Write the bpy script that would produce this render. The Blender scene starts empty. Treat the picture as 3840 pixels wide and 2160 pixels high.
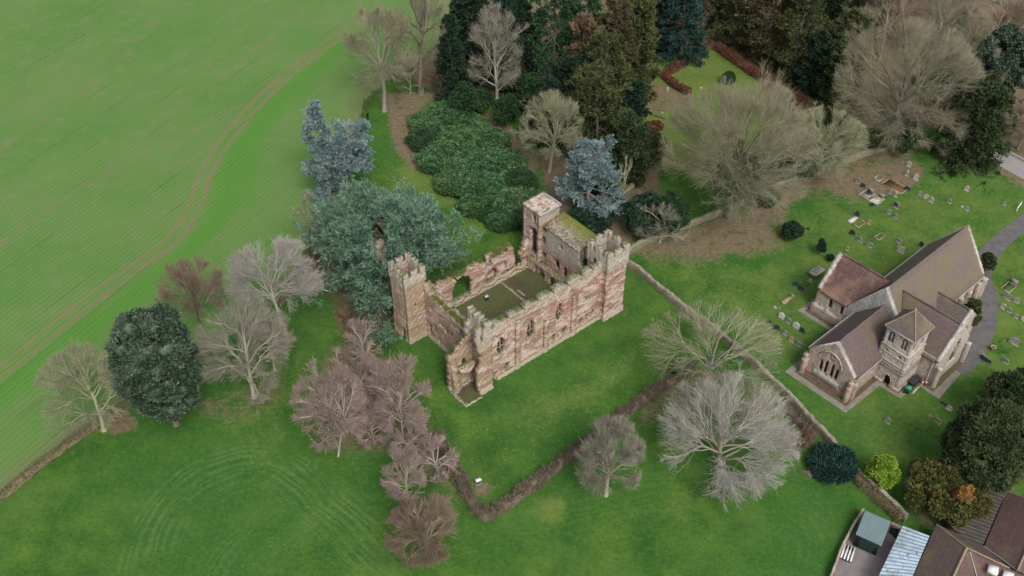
import bpy, math, random
import numpy as np
from mathutils import Vector

# ------------------------------------------------------------------ camera, world, light
S = bpy.context.scene
COL = S.collection
CAM_H = 100.0
PITCH = math.radians(42.2)
FPX = 3800.0                      # focal length in pixels of the 3840 px wide photograph
cd = bpy.data.cameras.new("camera"); cam = bpy.data.objects.new("camera", cd); COL.objects.link(cam)
cam.location = (0, 0, CAM_H); cam.rotation_euler = (math.pi / 2 - PITCH, 0, 0)
cd.sensor_width = 36.0; cd.lens = 36.0 * FPX / 3840.0; cd.clip_start = 1.0; cd.clip_end = 3000.0
S.camera = cam
S.render.engine = 'CYCLES'
W = bpy.data.worlds.new("World"); S.world = W; W.use_nodes = True
wn = W.node_tree; bg = wn.nodes.get('Background') or wn.nodes.new('ShaderNodeBackground')
SUN_EL, SUN_AZ = math.radians(50), math.radians(160)   # azimuth clockwise from +Y
sky = wn.nodes.new('ShaderNodeTexSky'); sky.sky_type = 'NISHITA'; sky.sun_disc = False
sky.sun_elevation = SUN_EL; sky.sun_rotation = SUN_AZ; sky.dust_density = 4.0; sky.air_density = 1.0; sky.ozone_density = 0.6
hs_ = wn.nodes.new('ShaderNodeHueSaturation'); hs_.inputs['Saturation'].default_value = 0.45      # thin overcast: greyer light
wn.links.new(sky.outputs[0], hs_.inputs['Color']); wn.links.new(hs_.outputs[0], bg.inputs[0]); bg.inputs[1].default_value = 0.14
sl = bpy.data.lights.new("sun", 'SUN'); so = bpy.data.objects.new("sun", sl); COL.objects.link(so)
sl.energy = 1.4; sl.angle = math.radians(20); sl.color = (1.0, 0.95, 0.88)
so.rotation_euler = (math.pi / 2 - SUN_EL, 0, math.pi - SUN_AZ)
so.location = (60, -60, 150)
S.view_settings.view_transform = 'Standard'; S.view_settings.look = 'None'
S.view_settings.exposure = 0.28; S.view_settings.gamma = 1.0
try: S.cycles.max_bounces = 5
except Exception: pass

# ------------------------------------------------------------------ picture <-> ground survey helpers
CT, ST = math.cos(PITCH), math.sin(PITCH)
K = 3840.0 / 2576.0
def at(px, py, z=0.0):
    """world point at height z seen at survey coordinates (px, py) (2576 x 1449 frame)"""
    u = (px * K - 1920) / FPX; v = (py * K - 1080) / FPX
    d = np.array([u, CT - v * ST, -ST - v * CT]); t = (z - CAM_H) / d[2]
    return np.array([d[0] * t, d[1] * t, z])
def mpp(px, py):
    g = at(px, py); return math.sqrt(g[0]**2 + g[1]**2 + CAM_H**2) * K / FPX
def height_of(px, py, py2):
    g = at(px, py); lo, hi = 0.0, 60.0
    for _ in range(40):
        m = (lo + hi) / 2
        y = -g[1] * ST - (m - CAM_H) * CT; zc = g[1] * CT - (m - CAM_H) * ST
        if (1080 + FPX * y / zc) / K > py2: lo = m
        else: hi = m
    return lo

# ------------------------------------------------------------------ object helpers
def label(o, text, cat=None, group=None, kind=None):
    if text: o['label'] = text
    if cat: o['category'] = cat
    if group: o['group'] = group
    if kind: o['kind'] = kind
    return o
def empty(name, loc, rz=0.0):
    o = bpy.data.objects.new(name, None); COL.objects.link(o)
    o.location = loc; o.rotation_euler = (0, 0, rz); o.empty_display_size = 0.5
    return o
def mesh(name, parts, material, parent=None, loc=None, smooth=False):
    """parts: list of (verts Nx3, faces Mxk).  ONE mesh object."""
    vs, lt, li, off = [], [], [], 0
    for V, F in parts:
        V = np.asarray(V, dtype=np.float32).reshape(-1, 3); F = np.asarray(F, dtype=np.int64)
        if len(V) == 0 or len(F) == 0: continue
        vs.append(V); lt.append(np.full(len(F), F.shape[1], dtype=np.int32)); li.append((F + off).ravel()); off += len(V)
    V = np.concatenate(vs); LT = np.concatenate(lt); LI = np.concatenate(li).astype(np.int32)
    me = bpy.data.meshes.new(name)
    me.vertices.add(len(V)); me.vertices.foreach_set('co', V.ravel())
    me.loops.add(len(LI)); me.loops.foreach_set('vertex_index', LI)
    me.polygons.add(len(LT))
    ls = np.zeros(len(LT), dtype=np.int32); ls[1:] = np.cumsum(LT)[:-1]
    me.polygons.foreach_set('loop_start', ls); me.polygons.foreach_set('loop_total', LT)
    if smooth: me.polygons.foreach_set('use_smooth', np.ones(len(LT), dtype=bool))
    me.update(calc_edges=True)
    me.materials.append(material)
    o = bpy.data.objects.new(name, me); COL.objects.link(o)
    if parent is not None: o.parent = parent
    if loc is not None: o.location = loc
    return o
def box(x0, x1, y0, y1, z0, z1):
    V = [(x0,y0,z0),(x1,y0,z0),(x1,y1,z0),(x0,y1,z0),(x0,y0,z1),(x1,y0,z1),(x1,y1,z1),(x0,y1,z1)]
    F = [(0,3,2,1),(4,5,6,7),(0,1,5,4),(1,2,6,5),(2,3,7,6),(3,0,4,7)]
    return np.array(V, float), np.array(F)
def rotz(V, a, c=(0, 0)):
    V = np.array(V, float); x = V[:, 0] - c[0]; y = V[:, 1] - c[1]
    V[:, 0] = c[0] + x * math.cos(a) - y * math.sin(a); V[:, 1] = c[1] + x * math.sin(a) + y * math.cos(a)
    return V
def slab(pts, t):
    """thick polygon: pts list of 3D points (planar), thickness t downwards"""
    P = np.array(pts, float); n = len(P); Q = P.copy(); Q[:, 2] -= t
    V = np.concatenate([P, Q]); parts = [(V, np.array([list(range(n))])), (V, np.array([list(range(2*n-1, n-1, -1))]))]
    parts.append((V, np.array([(i, n+i, n+(i+1) % n, (i+1) % n) for i in range(n)])))
    return parts
def lathe(prof, n=10, c=(0, 0)):
    P = np.array(prof, float); a = np.arange(n) * 2 * math.pi / n; k = len(P)
    V = np.stack([c[0] + P[:, 0][:, None] * np.cos(a), c[1] + P[:, 0][:, None] * np.sin(a), np.repeat(P[:, 1][:, None], n, 1)], -1).reshape(-1, 3)
    F = [(i*n+j, i*n+(j+1) % n, (i+1)*n+(j+1) % n, (i+1)*n+j) for i in range(k-1) for j in range(n)]
    return V, np.array(F)
def nrm(v): return v / np.maximum(np.linalg.norm(v, axis=-1, keepdims=True), 1e-9)
def tubes(P, R, sides=3):
    P = np.asarray(P, float); B, K1, _ = P.shape
    T = nrm(np.gradient(P, axis=1)); ref = np.where(np.abs(T[..., 2:3]) > 0.9, np.array([1., 0, 0]), np.array([0, 0, 1.]))
    a = nrm(np.cross(T, ref)); b = np.cross(T, a)
    th = np.arange(sides) * 2 * math.pi / sides
    V = P[:, :, None] + R[:, :, None, None] * (a[:, :, None] * np.cos(th)[:, None] + b[:, :, None] * np.sin(th)[:, None])
    idx = np.arange(B * K1 * sides).reshape(B, K1, sides)
    F = np.stack([idx[:, :-1], np.roll(idx[:, :-1], -1, 2), np.roll(idx[:, 1:], -1, 2), idx[:, 1:]], -1).reshape(-1, 4)
    return V.reshape(-1, 3), F
def wobble(P, amp, sc, seed=0.0):
    """smooth deterministic displacement so straight edges go uneven"""
    x, y, z = (P * sc).T
    d = np.stack([np.sin(x*2.1+y*1.3+seed)+np.sin(y*3.7-z*2.9+seed*2)+.7*np.sin(z*5.3+x*4.1),
                  np.sin(y*2.3+z*1.7+seed*3)+np.sin(z*3.1-x*3.3+seed)+.7*np.sin(x*5.9+y*4.7),
                  np.sin(z*1.9+x*1.1+seed*5)+np.sin(x*3.9-y*2.7+seed)+.7*np.sin(y*5.1+z*4.3)], -1)
    return P + d * amp / 2.0
# ------------------------------------------------------------------ materials
class NT:
    def __init__(s, name, rough=0.9, spec=0.2):
        s.m = bpy.data.materials.new(name); s.m.use_nodes = True; s.t = s.m.node_tree; s.n = s.t.nodes; s.l = s.t.links
        s.b = s.n.get('Principled BSDF'); s.b.inputs['Roughness'].default_value = rough
        s.b.inputs['Specular IOR Level'].default_value = spec
    def put(s, sock, v):
        if v is None: return
        if hasattr(v, 'is_output'): s.l.new(v, sock)
        else:
            if isinstance(v, (tuple, list)) and len(v) == 3 and sock.type == 'RGBA': v = (*v, 1)
            sock.default_value = v
    def pos(s, obj=False):
        if obj: return s.n.new('ShaderNodeTexCoord').outputs['Object']
        return s.n.new('ShaderNodeNewGeometry').outputs['Position']
    def nz(s): 
        g = s.n.new('ShaderNodeNewGeometry'); x = s.n.new('ShaderNodeSeparateXYZ'); s.l.new(g.outputs['Normal'], x.inputs[0]); return x.outputs[2]
    def xyz(s, v):
        x = s.n.new('ShaderNodeSeparateXYZ'); s.l.new(v, x.inputs[0]); return x.outputs
    def scale(s, v, k, rot=0.0):
        m = s.n.new('ShaderNodeMapping'); s.l.new(v, m.inputs[0]); m.inputs['Scale'].default_value = k; m.inputs['Rotation'].default_value = (0, 0, rot); return m.outputs[0]
    def noise(s, v, sc, det=4, rough=0.55, dist=0.0):
        t = s.n.new('ShaderNodeTexNoise'); s.l.new(v, t.inputs['Vector']); t.inputs['Scale'].default_value = sc; t.inputs['Detail'].default_value = det
        t.inputs['Roughness'].default_value = rough; t.inputs['Distortion'].default_value = dist; return t.outputs['Fac']
    def vor(s, v, sc, out='Distance'):
        t = s.n.new('ShaderNodeTexVoronoi'); s.l.new(v, t.inputs['Vector']); t.inputs['Scale'].default_value = sc; return t.outputs[out]
    def math(s, op, a, b=0.0, c=None, clamp=False):
        t = s.n.new('ShaderNodeMath'); t.operation = op; t.use_clamp = clamp; s.put(t.inputs[0], a); s.put(t.inputs[1], b)
        if c is not None: s.put(t.inputs[2], c)
        return t.outputs[0]
    def ramp(s, v, a, b):
        t = s.n.new('ShaderNodeMapRange'); s.l.new(v, t.inputs[0]); t.inputs[1].default_value = a; t.inputs[2].default_value = b; t.clamp = True; return t.outputs[0]
    def mix(s, f, a, b):
        t = s.n.new('ShaderNodeMix'); t.data_type = 'RGBA'; s.put(t.inputs[0], f); s.put(t.inputs[6], a); s.put(t.inputs[7], b); return t.outputs[2]
    def attr(s, name):
        t = s.n.new('ShaderNodeAttribute'); t.attribute_name = name; return t.outputs['Fac']
    def rnd(s): return s.n.new('ShaderNodeNewGeometry').outputs['Random Per Island']
    def bump(s, h, st=0.5, d=0.05):
        t = s.n.new('ShaderNodeBump'); s.l.new(h, t.inputs['Height']); t.inputs['Strength'].default_value = st; t.inputs['Distance'].default_value = d
        s.l.new(t.outputs[0], s.b.inputs['Normal'])
    def done(s, col): s.put(s.b.inputs['Base Color'], col); return s.m

def leaf_mat(name, c1, c2, c3, rough=0.7, spec=0.25):
    s = NT(name, rough, spec); r = s.rnd(); p = s.pos()
    big = s.noise(p, 0.45, 3)
    c = s.mix(r, c1, c2)
    c = s.mix(s.ramp(big, .45, .68), c, c3)
    return s.done(c)
def bark_mat(name, c1, c2, rough=0.9):
    s = NT(name, rough, 0.15); r = s.rnd(); p = s.pos()
    c = s.mix(r, c1, c2); c = s.mix(s.ramp(s.noise(p, 1.2, 4), .4, .7), c, tuple(x * 0.72 for x in c1))
    return s.done(c)
def plain(name, c, rough=0.7, spec=0.3, var=0.25, sc=1.5):
    s = NT(name, rough, spec); p = s.pos(True); n = s.noise(p, sc, 5)
    return s.done(s.mix(s.ramp(n, .35, .7), c, tuple(x * (1 - var) for x in c)))

def castle_stone(name, buff, greyz, plinth=1.0, pk=0.0, red=(0.36, 0.185, 0.15)):
    s = NT(name, 0.95, 0.1); p = s.pos(True); X = s.xyz(p); z = X[2]
    n1 = s.noise(s.scale(p, (0.55, 0.55, 1.5)), 0.8, 7, 0.62, 0.8)
    n2 = s.noise(p, 2.2, 6, 0.65); n3 = s.noise(p, 0.35, 3)
    br = s.n.new('ShaderNodeTexBrick'); br.inputs['Scale'].default_value = 1.0
    br.inputs['Brick Width'].default_value = .62; br.inputs['Row Height'].default_value = .27; br.inputs['Mortar Size'].default_value = .035
    cv = s.n.new('ShaderNodeCombineXYZ'); s.l.new(s.math('ADD', X[0], X[1]), cv.inputs[0]); s.l.new(z, cv.inputs[1]); s.l.new(cv.outputs[0], br.inputs['Vector'])
    br.inputs['Color1'].default_value = (1, 1, 1, 1); br.inputs['Color2'].default_value = (.72, .72, .72, 1); br.inputs['Mortar'].default_value = (.5, .5, .5, 1)
    redc = s.mix(s.ramp(n2, .35, .65), red, (0.46, 0.29, 0.24))
    redc = s.mix(s.ramp(n3, .5, .7), redc, (0.26, 0.135, 0.108))
    pale = s.mix(n2, (0.58, 0.45, 0.38), (0.72, 0.61, 0.53))
    pn = s.math('ADD', s.math('MULTIPLY', n1, .7), s.math('MULTIPLY', s.noise(s.scale(p, (1, 1, 2.2)), 2.4, 4, .6), .3)); c = s.mix(s.ramp(pn, .462 + pk, .545 + pk), redc, pale)
    buffc = s.mix(s.ramp(n2, .35, .65), (0.46, 0.36, 0.235), (0.32, 0.235, 0.15))
    bm = s.ramp(s.math('ADD', n3, buff - 0.5), .40, .55)
    c = s.mix(s.math('MULTIPLY', bm, 0.85), c, buffc)
    greyc = s.mix(s.ramp(n2, .38, .62), (0.38, 0.335, 0.275), (0.56, 0.50, 0.42))
    gm = s.ramp(s.math('ADD', z, s.math('MULTIPLY', s.math('SUBTRACT', n1, .5), 5.0)), greyz - .5, greyz + .6)
    c = s.mix(gm, c, greyc)
    pm = s.math('SUBTRACT', 1.0, s.ramp(s.math('ADD', z, s.math('MULTIPLY', n2, .8)), plinth + .2, plinth + .7))
    c = s.mix(s.math('MULTIPLY', pm, .75), c, (0.60, 0.50, 0.41))
    c = s.mix(s.math('MULTIPLY', s.math('SUBTRACT', 1.0, br.outputs['Color']), .5), c, (0.12, 0.085, 0.065))
    st = s.noise(s.scale(p, (2.2, 2.2, .25)), 1.0, 4); c = s.mix(s.math('MULTIPLY', s.ramp(st, .57, .75), .35), c, (0.16, 0.12, 0.10))
    # growth on ledges and wall tops
    m = s.ramp(s.nz(), .55, .8)
    lich = s.mix(s.ramp(s.noise(p, 3.5, 4), .42, .6), (0.34, 0.32, 0.26), (0.12, 0.13, 0.045))
    lich = s.mix(s.ramp(s.noise(p, 0.9, 4), .5, .62), lich, (0.17, 0.20, 0.045))
    c = s.mix(m, c, lich)
    s.bump(s.math('ADD', s.noise(p, 5, 6, .7), s.math('MULTIPLY', br.outputs['Color'], .5)), .7, .12)
    return s.done(c)
def church_stone(name, c1=(0.40, 0.33, 0.27), c2=(0.27, 0.21, 0.17), c3=(0.55, 0.50, 0.43)):
    s = NT(name, 0.95, 0.1); p = s.pos(True); z = s.xyz(p)[2]
    n1 = s.noise(p, 1.1, 7, .62); n2 = s.noise(p, 4.5, 4, .7)
    c = s.mix(s.ramp(n1, .38, .62), c1, c3); c = s.mix(s.ramp(n2, .50, .66), c, c2)
    c = s.mix(s.math('MULTIPLY', s.math('SUBTRACT', 1, s.ramp(z, .1, 1.2)), s.ramp(n1, .45, .6)), c, (0.24, 0.20, 0.13))
    st = s.noise(s.scale(p, (1.7, 1.7, .3)), 1.2, 4); c = s.mix(s.math('MULTIPLY', s.ramp(st, .54, .7), .4), c, (0.15, 0.12, 0.10))
    s.bump(n2, .6, .06); return s.done(c)
def roof_mat(name, c1, c2, moss=(0.15, 0.12, 0.07), mz=0.55, rows=0.22):
    s = NT(name, 0.85, 0.15); p = s.pos(True); X = s.xyz(p)
    n1 = s.noise(p, .35, 4); n2 = s.noise(s.scale(p, (1, 1, 2.5)), 3.2, 5, .7); n3 = s.noise(p, 9, 2)
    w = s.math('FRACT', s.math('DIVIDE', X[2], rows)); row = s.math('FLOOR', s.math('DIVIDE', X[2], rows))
    wn_ = s.n.new('ShaderNodeTexWhiteNoise'); wn_.noise_dimensions = '3D'
    cb = s.n.new('ShaderNodeCombineXYZ'); s.l.new(row, cb.inputs[0])
    s.l.new(s.math('FLOOR', s.math('MULTIPLY', s.math('ADD', X[0], s.math('MULTIPLY', row, .37)), 3.0)), cb.inputs[1])
    s.l.new(s.math('FLOOR', s.math('MULTIPLY', X[1], 3.0)), cb.inputs[2]); s.l.new(cb.outputs[0], wn_.inputs[0])
    c = s.mix(s.ramp(n2, .38, .65), c1, c2)
    c = s.mix(s.math('MULTIPLY', wn_.outputs[0], .35), c, tuple(x * .6 for x in c1))
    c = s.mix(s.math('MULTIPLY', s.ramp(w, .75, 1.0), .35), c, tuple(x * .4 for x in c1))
    c = s.mix(s.math('MULTIPLY', s.ramp(s.math('ADD', n1, s.math('MULTIPLY', n3, .15)), mz, mz + .15), .8), c, moss)
    s.bump(s.math('ADD', w, n3), .35, .04); return s.done(c)

def build_grass():
    s = NT('grass_mat', 0.95, 0.12); p = s.pos()
    n0 = s.noise(p, .035, 3); n1 = s.noise(p, .22, 5, .6); n2 = s.noise(p, 1.6, 5, .7); n3 = s.noise(p, 7, 3, .7)
    c = s.mix(s.ramp(n1, .35, .68), G1, G2)
    c = s.mix(s.ramp(n0, .42, .62), c, G3)
    c = s.mix(s.math('MULTIPLY', s.ramp(n2, .50, .62), .5), c, (0.095, 0.165, 0.035))
    c = s.mix(s.math('MULTIPLY', s.ramp(s.noise(p, 2.3, 4, .75), .52, .62), .55), c, (0.020, 0.070, 0.012))
    c = s.mix(s.math('MULTIPLY', s.ramp(n3, .5, .75), .5), c, (0.022, 0.065, 0.014))
    n5 = s.noise(s.scale(s.scale(p, (1, 1, 1), .6), (.5, 1.4, 1)), .55, 5, .7); c = s.mix(s.math('MULTIPLY', s.ramp(n5, .5, .68), .45), c, (0.030, 0.090, 0.018))
    c = s.mix(s.math('MULTIPLY', s.ramp(s.noise(p, .09, 4, .6), .52, .66), .35), c, (0.10, 0.17, 0.04))
    yl = s.ramp(s.math('ADD', s.attr('yellow'), s.math('MULTIPLY', s.math('SUBTRACT', s.math('ADD', s.math('MULTIPLY', n1, .5), s.math('MULTIPLY', n2, .5)), .5), 1.8)), .35, .85)
    c = s.mix(s.math('MULTIPLY', yl, .7), c, (0.155, 0.195, 0.048))
    # mower wheelings: irregular pairs of paler lines, thinning out along their length
    md = s.math('ADD', s.attr('mow_d'), s.math('MULTIPLY', s.noise(p, .12, 2), 1.6))
    w1 = s.ramp(s.math('SINE', s.math('MULTIPLY', md, 7.3)), .45, .98); w2 = s.ramp(s.math('SINE', s.math('MULTIPLY', md, 4.7)), .6, 1.0)
    mw = s.math('MULTIPLY', s.math('MAXIMUM', w1, w2), s.attr('mow_m'))
    mw = s.math('MULTIPLY', mw, s.ramp(s.noise(p, .16, 3, .6), .36, .62))
    c = s.mix(s.math('MULTIPLY', mw, s.math('ADD', .2, s.math('MULTIPLY', s.ramp(n2, .35, .65), .5))), c, (0.115, 0.205, 0.075))
    # fallen leaves as flecks
    v = s.vor(p, 1.5); lf = s.math('LESS_THAN', v, .15)
    lm = s.ramp(s.math('ADD', s.attr('leaves'), s.math('MULTIPLY', s.math('SUBTRACT', n1, .5), 1.2)), .3, .9)
    c = s.mix(s.math('MULTIPLY', s.math('MULTIPLY', lf, lm), .8), c, (0.34, 0.27, 0.10))
    # leaf litter under trees
    li = s.ramp(s.math('ADD', s.attr('litter'), s.math('MULTIPLY', s.math('SUBTRACT', s.math('ADD', s.math('MULTIPLY', n1, .5), s.math('MULTIPLY', n2, .5)), .5), 1.9)), .35, .72)
    lc = s.mix(s.ramp(n2, .38, .62), (0.155, 0.112, 0.075), (0.225, 0.170, 0.115)); lc = s.mix(s.ramp(n3, .5, .68), lc, (0.090, 0.070, 0.042))
    lc = s.mix(s.ramp(s.noise(p, .5, 4, .65), .54, .66), lc, (0.075, 0.105, 0.030))
    c = s.mix(s.math('MULTIPLY', li, .93), c, lc)
    # worn, thin turf
    co = s.ramp(s.math('ADD', s.attr('worn'), s.math('MULTIPLY', s.math('SUBTRACT', n1, .5), .9)), .4, .7)
    cc = s.mix(s.ramp(n2, .38, .66), (0.075, 0.095, 0.036), (0.115, 0.11, 0.058)); cc = s.mix(s.ramp(n1, .5, .65), cc, (0.085, 0.065, 0.045))
    c = s.mix(s.math('MULTIPLY', co, .95), c, cc)
    s.bump(s.math('ADD', n3, n2), .5, .06)
    return s.done(c)
G1 = (0.028, 0.096, 0.015); G2 = (0.095, 0.185, 0.028); G3 = (0.042, 0.128, 0.022)
def build_crop():
    s = NT('crop_mat', 0.95, 0.12); p = s.pos()
    n0 = s.noise(p, .05, 4); n1 = s.noise(p, .3, 5, .6); n2 = s.noise(p, 2.5, 4, .7)
    c = s.mix(s.ramp(n0, .35, .65), (0.092, 0.200, 0.046), (0.122, 0.212, 0.060))
    c = s.mix(s.math('MULTIPLY', s.ramp(n1, .5, .72), .5), c, (0.17, 0.215, 0.095))
    c = s.mix(s.math('MULTIPLY', s.attr('lush'), .8), c, (0.075, 0.215, 0.030))
    rx = s.xyz(s.scale(p, (1, 1, 1), ROWROT))[1]
    rows = s.math('SINE', s.math('MULTIPLY', s.math('ADD', rx, s.math('MULTIPLY', s.noise(p, .08, 2), 1.5)), 2 * math.pi / .85))
    c = s.mix(s.math('MULTIPLY', s.ramp(rows, .0, 1.0), s.math('MULTIPLY', s.ramp(n1, .3, .7), .13)), c, (0.10, 0.115, 0.05))
    st = s.noise(s.scale(s.scale(p, (1, 1, 1), ROWROT), (.012, .55, 1)), 1.0, 3, .6)
    c = s.mix(s.math('MULTIPLY', s.ramp(st, .52, .70), .16), c, (0.115, 0.135, 0.065))
    br = s.math('ADD', .35, s.math('MULTIPLY', n1, 1.0))
    soil = s.mix(n2, (0.225, 0.185, 0.105), (0.165, 0.14, 0.078))
    tm = s.math('SUBTRACT', 1, s.ramp(s.math('ADD', s.math('ABSOLUTE', s.math('SUBTRACT', s.attr('tram'), 1.0)), s.math('MULTIPLY', s.math('SUBTRACT', n2, .5), .5)), .12, .62))
    c = s.mix(s.math('MULTIPLY', tm, s.ramp(br, .5, 1.0)), c, soil)
    t2 = s.math('SUBTRACT', 1, s.ramp(s.math('ADD', s.attr('track'), s.math('MULTIPLY', s.math('SUBTRACT', n2, .5), .5)), .1, .95))
    c = s.mix(s.math('MULTIPLY', s.math('MULTIPLY', t2, .6), s.ramp(n1, .38, .66)), c, soil)
    t3 = s.math('SUBTRACT', 1, s.ramp(s.attr('groove'), .05, .32))
    c = s.mix(s.math('MULTIPLY', t3, s.math('MULTIPLY', s.ramp(s.noise(s.scale(s.scale(p, (1, 1, 1), ROWROT), (.05, .3, 1)), 1, 3), .5, .62), .55)), c, (0.07, 0.10, 0.035))
    ed = s.ramp(s.math('ADD', s.attr('edge'), s.math('MULTIPLY', n1, 3.0)), 2.2, 6.0)
    c = s.mix(s.math('MULTIPLY', s.math('SUBTRACT', 1, ed), .75), c, (0.155, 0.17, 0.08))
    s.bump(s.math('ADD', n2, rows), .35, .06)
    return s.done(c)
ROWROT = -math.radians(62)
# ------------------------------------------------------------------ ground sheet with land-use attributes
def pix(pts): return np.array([at(x, y)[:2] for x, y in pts])
def smooth(P, n=8):
    P = np.array(P, float); Q = np.vstack([2*P[0]-P[1], P, 2*P[-1]-P[-2]]); out = []
    for i in range(1, len(Q)-2):
        p0, p1, p2, p3 = Q[i-1:i+3]
        for k in range(n):
            t = k / n; out.append(.5*((2*p1)+(-p0+p2)*t+(2*p0-5*p1+4*p2-p3)*t*t+(-p0+3*p1-3*p2+p3)*t**3))
    out.append(Q[-2]); return np.array(out)
def dist_line(XY, L, signed=False):
    best = np.full(len(XY), 1e9); sg = np.ones(len(XY))
    for a, b in zip(L[:-1], L[1:]):
        d = b - a; l2 = d @ d
        if l2 < 1e-9: continue
        r = XY - a; t = np.clip((r @ d) / l2, 0, 1); q = r - t[:, None] * d; dd = np.sqrt((q**2).sum(1))
        m = dd < best; best[m] = dd[m]
        if signed: sg[m] = np.sign(d[0] * r[m, 1] - d[1] * r[m, 0])
    return best * sg if signed else best
def inside(XY, P):
    r = np.zeros(len(XY), bool); x, y = XY[:, 0], XY[:, 1]; j = len(P) - 1
    for i in range(len(P)):
        xi, yi = P[i]; xj, yj = P[j]
        c = ((yi > y) != (yj > y)) & (x < (xj - xi) * (y - yi) / (yj - yi + 1e-12) + xi); r ^= c; j = i
    return r
def poly_d(XY, P):
    """>0 inside (metres to the border), <0 outside"""
    d = dist_line(XY, np.vstack([P, P[:1]])); return np.where(inside(XY, P), d, -d)
def axis(lo, hi, st, far):
    a = list(np.arange(lo, hi + 1e-6, st)); s = st
    x = hi
    while x < far: s *= 1.5; x += s; a.append(x)
    x = lo; s = st; b = []
    while x > -far: s *= 1.5; x -= s; b.append(x)
    return np.array(b[::-1] + a)
gx = axis(-118, 118, .6, 900); gy = axis(50, 215, .6, 1500)
GX, GY = np.meshgrid(gx, gy); XY = np.stack([GX.ravel(), GY.ravel()], 1); nX, nY = len(gx), len(gy)
idx = np.arange(nX * nY).reshape(nY, nX)
GF = np.stack([idx[:-1, :-1], idx[:-1, 1:], idx[1:, 1:], idx[1:, :-1]], -1).reshape(-1, 4)
def addattr(o, name, val):
    a = o.data.attributes.new(name, 'FLOAT', 'POINT'); a.data.foreach_set('value', np.asarray(val, dtype=np.float32))
def soft(d, w): return np.clip(d / w + .5, 0, 1)

FIELD_EDGE = pix([(-300, 1470), (0, 1248), (160, 1128), (300, 1035), (430, 955), (560, 870), (690, 780), (760, 680), (800, 590), (842, 480), (880, 400), (900, 320), (915, 260), (960, 215), (1020, 190), (1090, 130), (1140, 60), (1155, -10), (1160, -120)])
fd = dist_line(XY, FIELD_EDGE, True)          # sign tells the side
s0 = np.sign(dist_line(np.array([at(300, 500)[:2]]), FIELD_EDGE, True)[0]); fd *= s0

# masks for the grass sheet
litter_polys = [([(955, 235), (1110, 232), (1060, 275), (1046, 340), (1075, 395), (1110, 445), (1060, 430), (1010, 400), (985, 350), (975, 290)], 2.5, 1.0),
    ([(1000, 330), (1090, 400), (1160, 490), (1230, 560), (1300, 590), (1190, 560), (1120, 500), (1050, 440), (985, 400)], 4, .5),
    ([(1575, 640), (1620, 600), (1830, 530), (2000, 440), (2200, 370), (2300, 370), (2290, 400), (2180, 430), (2150, 500), (2060, 490), (1985, 530), (1950, 620), (1830, 650), (1700, 655)], 9, 1.0),
    ([(2110, 430), (2290, 400), (2330, 440), (2260, 490), (2170, 490)], 2.5, .9),
    ([(2040, -60), (2620, -60), (2620, 330), (2480, 300), (2400, 330), (2060, 290), (2040, 200), (2160, 120)], 4, 1.0),
    ([(2440, 280), (2700, 260), (2700, 520), (2560, 470), (2480, 400)], 3, .85),
    ([(1180, 280), (1260, 300), (1340, 400), (1345, 470), (1420, 520), (1380, 560), (1330, 480), (1280, 400)], 2, 1.2),
    ([(1340, 380), (1640, 330), (1640, 560), (1590, 640), (1420, 560)], 3, 1.1),
    ([(1100, -60), (1740, -60), (1780, 110), (1640, 160), (1600, 260), (1500, 330), (1300, 260), (1130, 240), (1040, 200), (1090, 100)], 4, 1.1),
    ([(1850, -60), (2110, -60), (2100, 250), (1980, 270), (1880, 170), (1800, 110)], 4, 1.0),
    ([(1600, 180), (1650, 200), (1760, 260), (1650, 290), (1600, 250)], 3, .7),
    ([(840, 700), (900, 740), (980, 830), (870, 830), (835, 770)], 3, 1.0),
    ([(860, 800), (960, 850), (1100, 1060), (1170, 1200), (1230, 1330), (1210, 1335), (1120, 1240), (1000, 1230), (960, 1150), (760, 1110), (780, 960)], 4, .62),
    ([(480, 990), (680, 940), (720, 1010), (600, 1070), (480, 1060)], 5, .5),
    ([(280, 1030), (330, 1030), (350, 1075), (270, 1090)], 2, .9),
    ([(1640, 960), (1760, 900), (2050, 1090), (1990, 1160), (1900, 1120), (1780, 1010), (1640, 1080), (1590, 1060)], 3, .6),
    ([(1600, 680), (1660, 700), (1900, 870), (1800, 860), (1700, 790)], 3, .35),
    ([(2270, 1210), (2420, 1180), (2576, 1250), (2470, 1340), (2300, 1330)], 4, .6),
    ([(1195, 1220), (1235, 1215), (1235, 1242), (1198, 1245)], 1.2, .85),
    ([(740, 590), (860, 560), (900, 640), (830, 720), (740, 700)], 4, .7),
    ([(2020, 1175), (2060, 1175), (2050, 1205), (2020, 1205)], 1, .7),
    ([(1560, 770), (1585, 770), (1590, 805), (1562, 815)], 1.5, .5)]
litter = np.zeros(len(XY))
for pts, w, k in litter_polys: litter = np.maximum(litter, k * soft(poly_d(XY, smooth(pix(pts + pts[:1]), 4)), w))
yellow = np.zeros(len(XY))
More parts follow.
